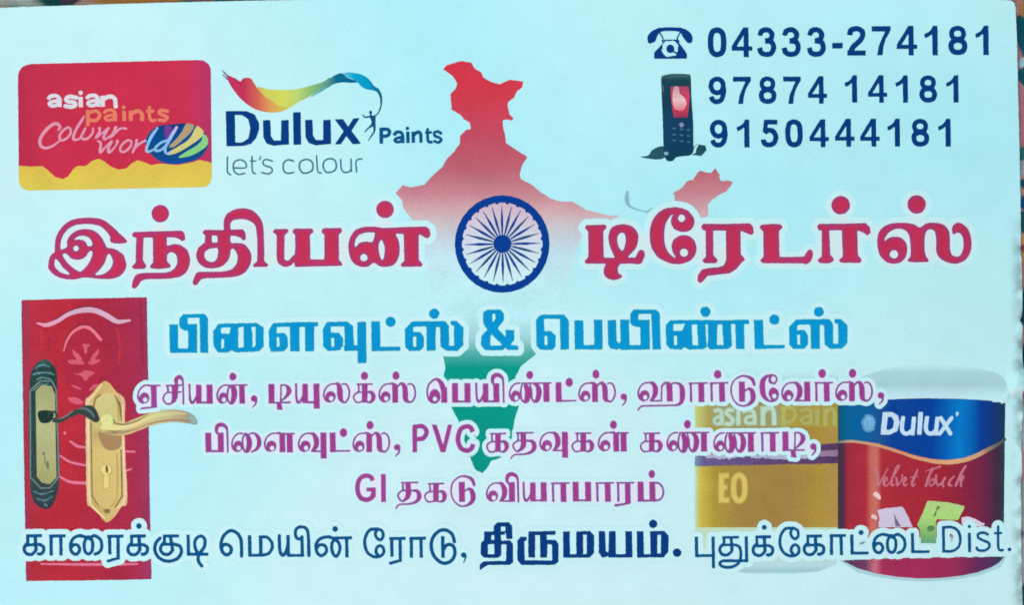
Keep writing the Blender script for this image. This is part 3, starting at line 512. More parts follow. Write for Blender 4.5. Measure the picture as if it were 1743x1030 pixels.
MAP_EAST = ((1040, 270, 230/1743), 'P 800,440 825,425 870,405 930,360 975,295 1000,282 1060,270 1110,190 1150,150 1220,175 1290,182 1330,140 1358,118 1370,165 1405,205 1395,240 1420,285 1460,290 1500,275 1570,295 1560,330 1490,420 1400,465 1300,535 1250,590 1255,640 1258,700 1245,745 1155,765 1120,700 1060,610 1000,575 900,550 820,545 818,470')
MAP_BIT = ((1040, 270, 230/1743), 'V 212,425,36 205,500,56 215,570,50 250,618,30 330,652,24 400,672,20 470,680,24 540,630,12; V 470,680,20 455,705,10')
WH = (760, 320, 190/1030)
TEL = (1080, 20, 340/1297)
TELEPHONE = ('Q 85,185 88,150 125,115 175,101 235,98 300,101 345,118 374,150 376,190 355,203 335,190 310,155 300,135 270,124 190,124 160,137 145,165 135,190 98,205; C 160,108,9; C 297,108,9; S 9 162,130 185,170 180,190; S 9 300,128 278,170 290,190;'
 'P 127,303 128,262 175,212 195,178 275,178 300,212 332,255 342,275 340,303; -E 232,237,56,56; O 10 232,186 183,235 232,288 283,240; -E 232,237,50,50; E 233,238,27,28; S 11 240,248 282,272; -S 6 195,150 270,150')
MO = (1085, 115, 130/788)
MOBILE = 'Q 245,105 265,80 330,64 420,60 520,66 550,90 558,300 575,550 578,780 580,860 540,905 470,912 400,925 370,958 330,965 290,940 270,815 262,550 250,280'
DW1 = (20, 490, 330/1619); DW2 = (20, 690, 330/1096); PLd = (30, 600, 100/368); PLg = (120, 630, 140/534)
CY1 = (1160, 610, 290/1422); CY2 = (1160, 780, 290/1358); CB1 = (1413, 610, 330/1619); CB2 = (1413, 770, 330/1416)
# ---------------------------------------------------------------- materials
LIGHT = (0.885, 1.01, 1.035)       # white paper would show this much light (per channel)
def lin(c):
    c = c/255.0
    return c/12.92 if c <= 0.04045 else ((c+0.055)/1.055)**2.4
def base(rgb):
    return tuple(min(0.93, max(0.0015, lin(v)/l)) for v, l in zip(rgb, LIGHT)) + (1.0,)

def new_mat(name):
    m = bpy.data.materials.new(name); m.use_nodes = True
    nt = m.node_tree
    return m, nt, nt.nodes["Principled BSDF"]

def mottle(nt, colour_socket, bsdf, amount=0.05, fine=5200.0, coarse=420.0, wave=True):
    """the grain of ink soaked into card"""
    tc = nt.nodes.new("ShaderNodeTexCoord")
    val = None
    for sc, k in ((fine, amount), (coarse, amount*0.7), (60.0, amount*0.6)):
        n = nt.nodes.new("ShaderNodeTexNoise"); n.inputs["Scale"].default_value = sc; n.inputs["Detail"].default_value = 2.0
        nt.links.new(tc.outputs["Object"], n.inputs["Vector"])
        mr = nt.nodes.new("ShaderNodeMapRange")
        mr.inputs[1].default_value = 0.25; mr.inputs[2].default_value = 0.75
        mr.inputs[3].default_value = 1-k; mr.inputs[4].default_value = 1+k
        nt.links.new(n.outputs[0], mr.inputs[0])
        if val is None: val = mr.outputs[0]
        else:
            mm = nt.nodes.new("ShaderNodeMath"); mm.operation = 'MULTIPLY'
            nt.links.new(val, mm.inputs[0]); nt.links.new(mr.outputs[0], mm.inputs[1]); val = mm.outputs[0]
    vm = nt.nodes.new("ShaderNodeVectorMath"); vm.operation = 'SCALE'
    nt.links.new(colour_socket, vm.inputs[0]); nt.links.new(val, vm.inputs["Scale"])
    nt.links.new(vm.outputs[0], bsdf.inputs["Base Color"])
    if wave:      # the card is not perfectly flat: slow undulations and fibre, the same under every ink
        last = None
        for sc, dist in ((38.0, 0.00045), (240.0, 0.00002), (2600.0, 0.000005)):
            n = nt.nodes.new("ShaderNodeTexNoise"); n.inputs["Scale"].default_value = sc; n.inputs["Detail"].default_value = 1.5
            nt.links.new(tc.outputs["Object"], n.inputs["Vector"])
            bp = nt.nodes.new("ShaderNodeBump"); bp.inputs["Strength"].default_value = 1.0; bp.inputs["Distance"].default_value = dist
            nt.links.new(n.outputs[0], bp.inputs["Height"])
            if last: nt.links.new(last, bp.inputs["Normal"])
            last = bp.outputs[0]
        nt.links.new(last, bsdf.inputs["Normal"])

def ink(name, stops, axis='x', frame=(0, 0, 1), amount=0.075):
    """one colour, or a printed colour run: stops = [(place on the drawing, (r, g, b)), ...]"""
    m, nt, b = new_mat(name)
    b.inputs["Roughness"].default_value = 0.6
    b.inputs["Specular IOR Level"].default_value = 0.04
    if isinstance(stops, tuple):
        rgb = nt.nodes.new("ShaderNodeRGB"); rgb.outputs[0].default_value = base(stops); out = rgb.outputs[0]
    else:
        k = frame[2]; o = frame[0] if axis == 'x' else frame[1]
        pos = [(o + p*k) for p, c in stops]
        to_m = (lambda p: (p-871.5)*K) if axis == 'x' else (lambda p: (515.0-p)*K)
        tc = nt.nodes.new("ShaderNodeTexCoord"); sp = nt.nodes.new("ShaderNodeSeparateXYZ")
        nt.links.new(tc.outputs["Object"], sp.inputs[0])
        mr = nt.nodes.new("ShaderNodeMapRange")
        mr.inputs[1].default_value = to_m(pos[0]); mr.inputs[2].default_value = to_m(pos[-1])
        nt.links.new(sp.outputs['X' if axis == 'x' else 'Y'], mr.inputs[0])
        cr = nt.nodes.new("ShaderNodeValToRGB"); el = cr.color_ramp.elements
        for i, (p, (_, c)) in enumerate(zip(pos, stops)):
            t = (p-pos[0])/(pos[-1]-pos[0])
            e = el[0] if i == 0 else el[1] if i == len(pos)-1 else None
            if e is None: continue
            e.position = t; e.color = base(c)
        for p, (_, c) in list(zip(pos, stops))[1:-1]:
            e = el.new((p-pos[0])/(pos[-1]-pos[0])); e.color = base(c)
        nt.links.new(mr.outputs[0], cr.inputs[0]); out = cr.outputs[0]
    mottle(nt, out, b, amount)
    return m

# ---------------------------------------------------------------- objects
STEP = 1.6e-6
THICK = 0.00036
def lift(px, py):
    """height of the card face above flat: the knocked, creased spot on its right edge"""
    h = 0.0
    if px > 1713 and 590 < py < 780:
        t = min(1.0, (px-1713)/27.0)
        ridge = 667 - 13*(px-1700)/42.0
        d = py-ridge
        h += 0.0012*t*(math.exp(d/17.0) if d < 0 else max(0.0, 1-d/15.0) - 0.25*math.exp(-((d-20)/9.0)**2))
        yc = 727 + (px-1700)*0.18
        h -= 0.00016*t*math.exp(-((py-yc)/2.0)**2)
    if px > 1722:
        for y0, a, s in ((424, 0.00035, 14), (545, 0.00045, 7), (600, 0.00025, 20)):
            h -= a*((px-1722)/20.0)**2*math.exp(-((py-y0)/s)**2)
    return h

card = bpy.data.objects.new("business_card", None)
scene.collection.objects.link(card)
card["label"] = "pale blue printed business card with red Tamil heading and wheel emblem lying on the cloth"
card["category"] = "business card"

def link_mesh(name, me, parent):
    o = bpy.data.objects.new(name, me)
    scene.collection.objects.link(o)
    o.parent = parent
    return o

def sheet(V, F, z):
    vs = []
    for x, y in V:
        X, Y = card_xy(x, y)
        vs.append((X, Y, THICK + z*STEP + lift(x, y)))
    fs = []
    for f in F:
        a, b, c = (V[i] for i in f)
        cross = (b[0]-a[0])*(c[1]-a[1])-(b[1]-a[1])*(c[0]-a[0])
        fs.append(tuple(f) if cross < 0 else tuple(reversed(f)))     # drawing y runs down: keep faces looking up
    return vs, fs

COUNT = [0]
def printed(name, prims, mats, z, parent=card, grow=0.0, rough=0.25, soft=1, core=None, res=0.5):
    """an ink shape on the card; core = (inset, ...) prints a second ink inside the first"""
    mats = mats if isinstance(mats, (list, tuple)) else [mats]
    COUNT[0] += 1
    z += (COUNT[0] % 8)*0.03          # no two inks in quite the same plane
    D, xs, ys, r = field(prims, res, grow, rough, soft=soft)
    V, F = triangulate(D, xs, ys, r)
    vs, fs = sheet(V, F, z)
    mi = [0]*len(fs)
    if core:
        for k, inset in enumerate(core):
            E = D.copy(); q = int(math.ceil(inset/r))
            Dp = np.pad(D, q, constant_values=9.0)
            for a in np.linspace(0, 2*math.pi, 25)[:-1]:
                di, dj = int(round(inset/r*math.cos(a))), int(round(inset/r*math.sin(a)))
                E = np.maximum(E, Dp[q+dj:q+dj+D.shape[0], q+di:q+di+D.shape[1]])
            V2, F2 = triangulate(E, xs, ys, r)
            if not F2: continue
            v2, f2 = sheet(V2, F2, z+0.35*(k+1))
            n = len(vs); vs += v2; fs += [tuple(i+n for i in f) for f in f2]; mi += [k+1]*len(f2)
    me = bpy.data.meshes.new(name)
    me.from_pydata(vs, [], fs)
    for m in mats: me.materials.append(m)
    for p, i in zip(me.polygons, mi): p.material_index = i
    me.update()
    return link_mesh(name, me, parent)

# ---------------------------------------------------------------- the cloth under the card
def make_cloth():
    n = 90; half = 0.17
    vs, fs = [], []
    for j in range(n+1):
        for i in range(n+1):
            x = -half + 2*half*i/n; y = -half + 2*half*j/n
            far = max(0.0, max(abs(x)-0.050, abs(y)-0.034))
            vs.append((x, y, -0.0002 + min(0.0016, far*0.12)*(math.sin(x*130+1.0)*math.cos(y*90+0.4) - 0.6)))
    for j in range(n):
        for i in range(n):
            a = j*(n+1)+i; fs.append((a, a+1, a+n+2, a+n+1))
    me = bpy.data.meshes.new("cloth"); me.from_pydata(vs, [], fs); me.update()
    for p in me.polygons: p.use_smooth = True
    m, nt, b = new_mat("flowered_cotton")
    b.inputs["Roughness"].default_value = 0.9; b.inputs["Specular IOR Level"].default_value = 0.1
    tc = nt.nodes.new("ShaderNodeTexCoord")
    wob = nt.nodes.new("ShaderNodeTexNoise"); wob.inputs["Scale"].default_value = 260.0; wob.inputs["Detail"].default_value = 3.0
    nt.links.new(tc.outputs["Object"], wob.inputs["Vector"])
    sub = nt.nodes.new("ShaderNodeVectorMath"); sub.operation = 'MULTIPLY_ADD'
    nt.links.new(wob.outputs["Color"], sub.inputs[0]); sub.inputs[1].default_value = (0.0022, 0.0022, 0); sub.inputs[2].default_value = (-0.0011, -0.0011, 0)
    add = nt.nodes.new("ShaderNodeVectorMath"); add.operation = 'ADD'
    nt.links.new(tc.outputs["Object"], add.inputs[0]); nt.links.new(sub.outputs[0], add.inputs[1])
    # large print: a voronoi of muted leaves, then single blooms and leaves by the card's edges
    vor = nt.nodes.new("ShaderNodeTexVoronoi"); vor.inputs["Scale"].default_value = 120.0
    nt.links.new(add.outputs[0], vor.inputs["Vector"])
    sep = nt.nodes.new("ShaderNodeSeparateColor"); nt.links.new(vor.outputs["Color"], sep.inputs[0])
    cr = nt.nodes.new("ShaderNodeValToRGB"); cr.color_ramp.interpolation = 'CONSTANT'
    cols = [(0.0, (165, 120, 125)), (0.22, (150, 160, 160)), (0.42, (25, 85, 95)), (0.6, (175, 130, 120)), (0.75, (185, 135, 85)), (0.88, (60, 70, 75))]
    el = cr.color_ramp.elements
    el[0].position = 0; el[0].color = base(cols[0][1]); el[1].position = cols[-1][0]; el[1].color = base(cols[-1][1])
    for p, c in cols[1:-1]:
        e = el.new(p); e.color = base(c)
    nt.links.new(sep.outputs[0], cr.inputs[0]); cur = cr.outputs[0]
    blobs = [(15, -30, 42, 44, (150, 150, 145)), (60, -20, 34, 34, (165, 165, 158)), (100, -28, 52, 44, (20, 65, 70)), (115, -14, 26, 22, (65, 50, 60)),
             (235, -40, 105, 62, (176, 112, 58)), (345, -30, 44, 44, (132, 86, 76)), (420, -30, 44, 44, (110, 74, 66)), (1740, 5, 24, 22, (172, 118, 118)), (1762, 62, 30, 44, (8, 74, 92)), (1756, 15, 14, 14, (150, 110, 70)),
             (1750, 104, 12, 9, (140, 185, 195)), (1760, 128, 26, 20, (12, 78, 88)), (1762, 205, 34, 60, (165, 108, 118)), (1756, 262, 22, 12, (40, 95, 100)), (1756, 280, 24, 14, (150, 150, 165)),
             (1758, 305, 24, 12, (10, 75, 95)), (1758, 338, 24, 22, (15, 70, 125)), (1756, 375, 24, 20, (30, 75, 80)), (1764, 425, 30, 14, (125, 60, 80)), (1762, 456, 28, 28, (190, 110, 110)), (1765, 530, 34, 44, (10, 62, 82)), (1765, 620, 34, 40, (5, 55, 80)),
             (1764, 740, 32, 60, (170, 178, 176)), (1762, 790, 26, 24, (185, 140, 140)), (1762, 870, 32, 50, (150, 158, 158)), (1762, 960, 30, 50, (172, 170, 172))]
    for px, py, rx, ry, c in blobs:
        X, Y = card_xy(px, py)
        s = nt.nodes.new("ShaderNodeVectorMath"); s.operation = 'SUBTRACT'; s.inputs[1].default_value = (X, Y, 0)
        nt.links.new(add.outputs[0], s.inputs[0])
        d = nt.nodes.new("ShaderNodeVectorMath"); d.operation = 'MULTIPLY'; d.inputs[1].default_value = (1/(rx*K), 1/(ry*K), 0)
        nt.links.new(s.outputs[0], d.inputs[0])
        ln = nt.nodes.new("ShaderNodeVectorMath"); ln.operation = 'LENGTH'; nt.links.new(d.outputs[0], ln.inputs[0])
        mr = nt.nodes.new("ShaderNodeMapRange"); mr.interpolation_type = 'SMOOTHSTEP'
        mr.inputs[1].default_value = 1.12; mr.inputs[2].default_value = 0.85
        nt.links.new(ln.outputs["Value"], mr.inputs[0])
        mx = nt.nodes.new("ShaderNodeMix"); mx.data_type = 'RGBA'
        nt.links.new(mr.outputs[0], mx.inputs[0]); nt.links.new(cur, mx.inputs[6]); mx.inputs[7].default_value = base(c)
        cur = mx.outputs[2]
    mottle(nt, cur, b, 0.12, 3500.0, 900.0, False)
    wv = []
    for ax in ('X', 'Y'):
        w = nt.nodes.new("ShaderNodeTexWave"); w.bands_direction = ax; w.inputs["Scale"].default_value = 900.0; w.inputs["Distortion"].default_value = 1.5
        nt.links.new(tc.outputs["Object"], w.inputs["Vector"]); wv.append(w)
    mm = nt.nodes.new("ShaderNodeMath"); mm.operation = 'MULTIPLY'
    nt.links.new(wv[0].outputs[0], mm.inputs[0]); nt.links.new(wv[1].outputs[0], mm.inputs[1])
    bp = nt.nodes.new("ShaderNodeBump"); bp.inputs["Strength"].default_value = 0.5; bp.inputs["Distance"].default_value = 0.0001
    nt.links.new(mm.outputs[0], bp.inputs["Height"]); nt.links.new(bp.outputs[0], b.inputs["Normal"])
    me.materials.append(m)
    o = bpy.data.objects.new("cloth", me); scene.collection.objects.link(o)
    o["label"] = "flowered cotton cloth in teal, dusty pink and orange showing past the card's edges"
    o["category"] = "cloth"
make_cloth()

# ---------------------------------------------------------------- the card itself
def make_stock():
    m, nt, b = new_mat("card_stock")
    b.inputs["Roughness"].default_value = 0.5; b.inputs["Specular IOR Level"].default_value = 0.2
    tc = nt.nodes.new("ShaderNodeTexCoord")
    sp = nt.nodes.new("ShaderNodeSeparateXYZ"); nt.links.new(tc.outputs["Object"], sp.inputs[0])
    # handled, greyed fibres along the right edge
    n = nt.nodes.new("ShaderNodeTexNoise"); n.inputs["Scale"].default_value = 700.0; n.inputs["Detail"].default_value = 4.0
    nt.links.new(tc.outputs["Object"], n.inputs["Vector"])
    e = nt.nodes.new("ShaderNodeMapRange"); e.interpolation_type = 'SMOOTHSTEP'
    e.inputs[1].default_value = (1715-871.5)*K; e.inputs[2].default_value = (1745-871.5)*K; nt.links.new(sp.outputs[0], e.inputs[0])
    yb = nt.nodes.new("ShaderNodeMapRange"); yb.interpolation_type = 'SMOOTHSTEP'
    yb.inputs[1].default_value = (515-330)*K; yb.inputs[2].default_value = (515-450)*K; nt.links.new(sp.outputs[1], yb.inputs[0])
    th = nt.nodes.new("ShaderNodeMapRange"); th.inputs[1].default_value = 0.40; th.inputs[2].default_value = 0.62; nt.links.new(n.outputs[0], th.inputs[0])
    m1 = nt.nodes.new("ShaderNodeMath"); m1.operation = 'MULTIPLY'; nt.links.new(e.outputs[0], m1.inputs[0]); nt.links.new(th.outputs[0], m1.inputs[1])
    m2 = nt.nodes.new("ShaderNodeMath"); m2.operation = 'MULTIPLY'; nt.links.new(m1.outputs[0], m2.inputs[0]); nt.links.new(yb.outputs[0], m2.inputs[1])
    # uneven light over the card, put into the stock colour as a slow drift
    dr = nt.nodes.new("ShaderNodeTexNoise"); dr.inputs["Scale"].default_value = 22.0; dr.inputs["Detail"].default_value = 1.0
    nt.links.new(tc.outputs["Object"], dr.inputs["Vector"])
    mx0 = nt.nodes.new("ShaderNodeMix"); mx0.data_type = 'RGBA'
    dm = nt.nodes.new("ShaderNodeMapRange"); dm.inputs[1].default_value = 0.36; dm.inputs[2].default_value = 0.62
    nt.links.new(dr.outputs[0], dm.inputs[0]); nt.links.new(dm.outputs[0], mx0.inputs[0])
    mx0.inputs[6].default_value = base((170, 233, 243)); mx0.inputs[7].default_value = base((194, 236, 242))
    mx = nt.nodes.new("ShaderNodeMix"); mx.data_type = 'RGBA'
    nt.links.new(m2.outputs[0], mx.inputs[0]); nt.links.new(mx0.outputs[2], mx.inputs[6]); mx.inputs[7].default_value = base((120, 150, 155))
    mottle(nt, mx.outputs[2], b, 0.034)
    raw = [(-16, 14), (0, 12.5), (70, 10), (140, 8), (200, 6), (270, 4), (340, 2.2), (450, 0), (600, -2.5), (1000, -5), (1500, -3), (1690, -1.5), (1718, -0.5), (1724, 1.5), (1727.5, 6), (1729, 14),
           (1731, 60), (1733, 150), (1735, 230), (1737, 330), (1738, 400), (1738.5, 424), (1739, 432), (1740, 470), (1740.5, 520), (1740, 540), (1737.5, 546), (1741, 553), (1740.5, 575), (1742, 590), (1741, 615), (1742.5, 640),
           (1741.5, 655), (1742.5, 668), (1741, 690), (1741.5, 706), (1739.5, 722), (1740.5, 735), (1739, 760), (1740, 800), (1737.5, 830), (1739, 870), (1738, 900), (1739.5, 960), (1740.5, 1030), (1741, 1046), (900, 1049), (-16, 1052)]
    D, xs, ys, r = field([(False, 'poly', np.array(raw, float))], 1.0, 0, 0.5, pad=4)
    loops = [simplify(Lp, 0.12) for Lp in contours(D, xs, ys)]
    P = max(loops, key=lambda q: abs(area(q)))
    pts = [Vector((float(x), float(y))) for x, y in P]
    edges = [(i, (i+1) % len(pts)) for i in range(len(pts))]
    inside = lambda x, y: D[int(y-ys[0]), int(x-xs[0])] < -1.2
    for y in range(20, 1040, 40):
        for x in range(0, 1690, 40):
            if inside(x, y): pts.append(Vector((x, y)))
    for y in np.arange(380, 790, 2.5):
        for x in np.arange(1696, 1744, 2.5):
            if inside(x, y): pts.append(Vector((float(x), float(y))))
    R = delaunay_2d_cdt(pts, edges, [], 1, 1e-4)
    V = [(p.x, p.y) for p in R[0]]; F = [tuple(f) for f in R[2]]
    vs, fs = sheet(V, F, 0)
    n = len(vs)
    low = []
    for (x, y), v in zip(V, vs): low.append((v[0], v[1], v[2]-THICK))
    from collections import Counter
    cnt = Counter()
    for f in fs:
        for i in range(3): cnt[(f[i], f[(i+1) % 3])] += 1
    rim = [(a, b2) for (a, b2) in cnt if (b2, a) not in cnt]
    allf = fs + [tuple(i+n for i in reversed(f)) for f in fs] + [(b2+2*n, a+2*n, a+3*n, b2+3*n) for a, b2 in rim]
    me = bpy.data.meshes.new("card_stock"); me.from_pydata(vs+low+vs+low, [], allf); me.update()
    for p in list(me.polygons)[:len(fs)]: p.use_smooth = True
    me.materials.append(m)
    o = link_mesh("card_stock", me, card)
make_stock()

# ---------------------------------------------------------------- inks
CARD = (170, 237, 247)
red_core = ink("red_ink", (188, 48, 84)); red_mid = ink("red_ink_mid", (176, 54, 102)); red_edge = ink("red_ink_edge", (148, 66, 122))
cyan = ink("cyan_ink", (0, 146, 208)); cyan_low = ink("cyan_ink_dull", (20, 150, 178))
mag_core = ink("magenta_ink", (160, 58, 138)); mag_edge = ink("magenta_ink_edge", (128, 88, 152))
navy = ink("navy_ink", (0, 62, 116)); navy_core = ink("navy_ink_core", (0, 56, 128)); navy_thin = ink("navy_thin_ink", (8, 82, 134))
halo = ink("halo_print", (190, 236, 243), amount=0.02); halo_lilac = ink("halo_lilac_print", (213, 224, 242), amount=0.015); halo_grey = ink("halo_grey_print", (205, 230, 234), amount=0.015)

# ---------------------------------------------------------------- map of the country, wheel emblem
def flat(prims_text, fr): return parse(prims_text, fr)
map_ink = ink("map_print", MAP_STOPS, 'y')
m0 = printed("country_map", [(False, 'poly', np.array(MAP, float))], map_ink, 1, rough=0.7, res=1.0)
printed("map_fragment", flat(MAP_EAST[1], MAP_EAST[0]), map_ink, 1, m0, rough=0.5)
printed("map_fragment", flat(MAP_BIT[1], MAP_BIT[0]), ink("map_fragment_print", (136, 184, 202)), 1, m0)
wd = ink("wheel_field_print", [(340, (204, 172, 190)), (380, (206, 198, 216)), (420, (204, 220, 234)), (460, (200, 232, 240)), (500, (194, 235, 241))], 'y')
wheel = printed("wheel_emblem", parse('E 514,517,415,425', WH), wd, 2, res=1.0)
blue_deep = ink("wheel_blue", (0, 60, 145))
rim = 'E 514,517,438,451; -E 514,517,372,384'
for k in range(24):
    a = math.radians(7.5 + 15*k)
    rim += '; C %g,%g,%g' % (514+374*math.sin(a), 517-386*math.cos(a), 17)
printed("rim", parse(rim, WH), blue_deep, 3, wheel)
printed("hub", parse('C 516,515,83', WH), blue_deep, 3.5, wheel)
sp_edge = ink("spoke_blue", (32, 74, 128))
for k in range(24):
    a = math.radians(15*k-1); s_, c_ = math.sin(a), math.cos(a)
    f = lambda r, w: '%g,%g,%g' % (516+r*s_, 516-r*c_*1.02, w)
    printed("spoke", parse('V ' + ' '.join([f(70, 11), f(150, 20), f(215, 24), f(290, 12), f(350, 5)]), WH), sp_edge if k % 2 else blue_deep, 3, wheel, rough=0.2)

# ---------------------------------------------------------------- red and yellow paint panel
panel = printed("paint_panel", parse(PANEL, A), ink("panel_red", [(120, (180, 44, 76)), (300, (194, 48, 76)), (700, (196, 46, 74)), (1250, (196, 48, 78)), (1430, (176, 52, 104))], 'x', A), 1, soft=3, rough=0.4)
printed("yellow_wave", parse(PANEL_YELLOW, A), ink("panel_yellow", [(750, (216, 186, 78)), (970, (214, 196, 84))], 'y', A), 2, panel, soft=8, rough=0.4)
printed("globe", parse(GLOBE, SC2), ink("globe_blue", [(60, (10, 60, 120)), (300, (0, 76, 146)), (450, (0, 74, 122)), (650, (20, 74, 156))], 'y', SC2), 3, panel)
for t, c in GLOBE_BANDS:
    printed("globe_band", parse(t, SC2), ink("globe_band_print", c), 4, panel)
white_ink = ink("white_lettering", (214, 214, 226)); orange_ink = ink("orange_lettering", (222, 124, 98)); pink_ink = ink("pale_pink_lettering", (218, 150, 178))
for p in PANEL_WORDS['asian']: printed("letter", p, white_ink, 5, panel, grow=0.3)
for p in PANEL_WORDS['paints']: printed("letter", p, orange_ink, 5, panel, grow=0.2)
for p in PANEL_WORDS['colour']: printed("letter", p, pink_ink, 4.6, panel, grow=0.1)
pale = ink("pale_blue_lettering", [(700, (220, 150, 180)), (800, (140, 190, 232)), (1100, (130, 186, 235)), (1220, (200, 180, 225))], 'x', SC2)
for p in PANEL_WORDS['world']: printed("letter", p, pale, 5.4, panel, grow=0.1)

# ---------------------------------------------------------------- wordmark with paint ribbon
for t in WORDMARK: printed("letter", parse(t, DL), [navy, navy_core], 1, soft=2, core=(2.2,))
for p in PAINTS_WORD: printed("letter", p, navy_thin, 1, grow=0.15)
grey_ink = ink("slate_ink", (62, 118, 142))
for t in SLOGAN: printed("letter", parse(t, DL), grey_ink, 1, rough=0.15)
ribbon = None
for i, (t, st) in enumerate(SWOOSH):
    m = ink("ribbon_print", st, 'x', DL)
    o = printed("paint_ribbon" if i == 0 else "ribbon_fold", parse(t, DL), m, [3, 2.5, 2, 2.2, 3][i], ribbon or card, rough=0.3)
    ribbon = ribbon or o
printed("brush_flick", parse(FLICK, DL), ink("flick_print", (110, 90, 120)), 3.2, ribbon)
printed("leaping_figure", parse(FIGURE, DL), ink("figure_print", (10, 78, 122)), 4)

# ---------------------------------------------------------------- telephone numbers and their two little pictures
printed("telephone_picture", parse(TELEPHONE, TEL), navy_core, 1, rough=0.2, soft=1)
for row in PHONE:
    for p in row: printed("digit", p, [navy, navy_core], 1, soft=1, rough=0.35, core=(2.4,))
mob = printed("mobile_phone_picture", parse(MOBILE, MO), ink("phone_body_print", [(70, (52, 96, 106)), (130, (26, 66, 80)), (400, (18, 60, 84)), (600, (16, 62, 96)), (965, (16, 60, 88))], 'y', MO, 0.16), 2, soft=2)
printed("phone_stand", parse('Q 30,918 110,905 150,850 220,815 290,815 300,900 240,945 130,940; P 560,900 620,905 660,912 715,850 700,800 640,795 610,830 600,880 570,890; V 555,885,10 600,800,6 650,795,6', MO), ink("stand_print", (34, 78, 90), amount=0.25), 1.5, mob)
printed("phone_screen", parse('P 342,190 528,190 540,300 520,510 375,515 345,300', MO), ink("screen_print", [(190, (160, 70, 100)), (300, (205, 70, 100)), (420, (200, 60, 88)), (515, (150, 50, 85))], 'y', MO), 3, mob, soft=2)
printed("screen_swirl", parse('Q 378,200 428,200 436,262 478,300 508,362 482,428 430,442 380,412 362,310', MO), ink("screen_swirl_print", [(200, (200, 150, 170)), (330, (228, 190, 190)), (440, (220, 120, 140))], 'y', MO), 3.5, mob, soft=3)  # two-tone swirl of the screen picture, palest in the middle
printed("phone_key", parse('C 455,588,24', MO), ink("key_print", (130, 140, 175)), 3, mob)
for r_ in range(3):
    for c_ in range(3):
        printed("phone_key", parse('E %d,%d,22,10' % (380+75*c_, 625+r_*62 + c_*8), MO), ink("dark_key_print", (58, 108, 134)), 3, mob)
printed("phone_key", parse('E 298,885,24,18', MO), ink("light_key_print", (120, 175, 190)), 3, mob)
printed("phone_trim", parse('V 262,180,12 266,240,14; V 300,100,6 400,85,9 520,95,6', MO), ink("trim_print", (95, 95, 120)), 3, mob)

# ---------------------------------------------------------------- red door picture with two handle plates
door = printed("door_picture", [(False, 'poly', np.array([(36, 511), (140, 508), (250, 506), (253, 700), (255, 860), (258, 987), (150, 989), (44, 990), (40, 760)], float))],
               ink("door_red", [(36, (152, 54, 82)), (60, (172, 46, 64)), (110, (178, 44, 60)), (180, (162, 42, 66)), (235, (160, 46, 78)), (256, (146, 56, 100))], 'x', amount=0.14), 1, rough=0.5, res=1.0)
shade = ink("door_line_print", (118, 38, 66)); moul = ink("door_moulding_print", [(215, (232, 150, 175)), (480, (206, 170, 194)), (980, (212, 172, 196))], 'x', DW1); rose = ink("door_rose_print", (204, 92, 116), amount=0.16)
printed("moulding_shadow", parse('V 210,283,8 300,298,16 380,258,16 480,198,18 600,165,22 700,172,22 800,218,20 880,264,18 985,262,10; V 425,520,8 450,430,10 500,355,10 590,308,14 665,325,14 735,410,12', DW1), shade, 2, door)
printed("moulding", parse('V 212,295,14 290,311,34 380,278,34 480,217,34 600,186,44 700,192,46 800,237,44 880,282,38 985,272,18', DW1), moul, 3, door)
printed("arch_moulding", parse('V 432,530,10 460,440,18 510,370,20 590,327,26 660,345,28 742,432,26', DW1), ink("arch_print", (226, 120, 140)), 3, door)
printed("inner_panel", parse('Q 432,560 462,440 590,345 710,400 752,520 748,700 705,900 600,965 500,905 436,720', DW1), ink("inner_panel_print", (168, 42, 66), amount=0.14), 1.4, door, soft=4, rough=1.5)
printed("panel_groove", parse('V 240,335,14 250,420,20 245,520,14; V 870,320,12 900,450,18 895,640,14', DW1), ink("panel_groove_print", (184, 52, 68), amount=0.16), 1.5, door, soft=4, rough=1.5)
printed("panel_groove", parse('V 300,345,10 315,430,14 300,520,10; V 1075,110,26 1085,400,30 1090,640,26; V 380,620,10 330,760,12 300,900,10', DW1), ink("panel_dark_print", (152, 42, 70), amount=0.16), 1.6, door, soft=4, rough=1.5)
for t in ('Q 590,470 650,478 630,500 625,545 610,550 600,500', 'Q 500,520 545,545 590,600 580,640 540,600', 'Q 730,515 690,545 660,590 665,620 700,590', 'Q 470,610 530,600 600,620 590,640 520,640 480,630', 'Q 740,605 690,600 640,620 650,640 700,635',
          'Q 480,710 560,715 615,690 690,710 650,740 615,780 580,740', 'Q 490,815 540,820 580,850 545,845', 'Q 720,810 680,815 645,860 690,840', 'Q 470,920 540,920 600,960 540,975 490,950'):
    printed("carved_flower", parse(t, DW1), rose, 2.5, door, rough=0.8)
lines = ink("door_groove_print", (214, 120, 150))
for t in ('V 330,205,10 370,232,16 415,240,12', 'V 270,285,8 330,322,14 420,342,12', 'V 270,405,10 330,435,16 420,442,16', 'V 645,262,12 695,264,10', 'V 645,372,16 678,362,8', 'V 165,900,10 500,903,16 710,900,10', 'C 300,158,9'):
    printed("carved_groove", parse(t, DW2), lines, 2.5, door)
dark = ink("dark_plate_print", [(45, (58, 82, 86)), (100, (34, 62, 60)), (480, (40, 66, 64)), (800, (56, 76, 80)), (980, (46, 62, 74))], 'y', PLd, 0.35)
printed("dark_handle_plate", parse('Q 72,235 85,120 130,58 180,45 225,85 245,150 248,300 255,500 262,780 248,880 215,965 160,980 105,945 80,850 72,700 68,450', PLd), dark, 4, door, soft=2, rough=0.8)
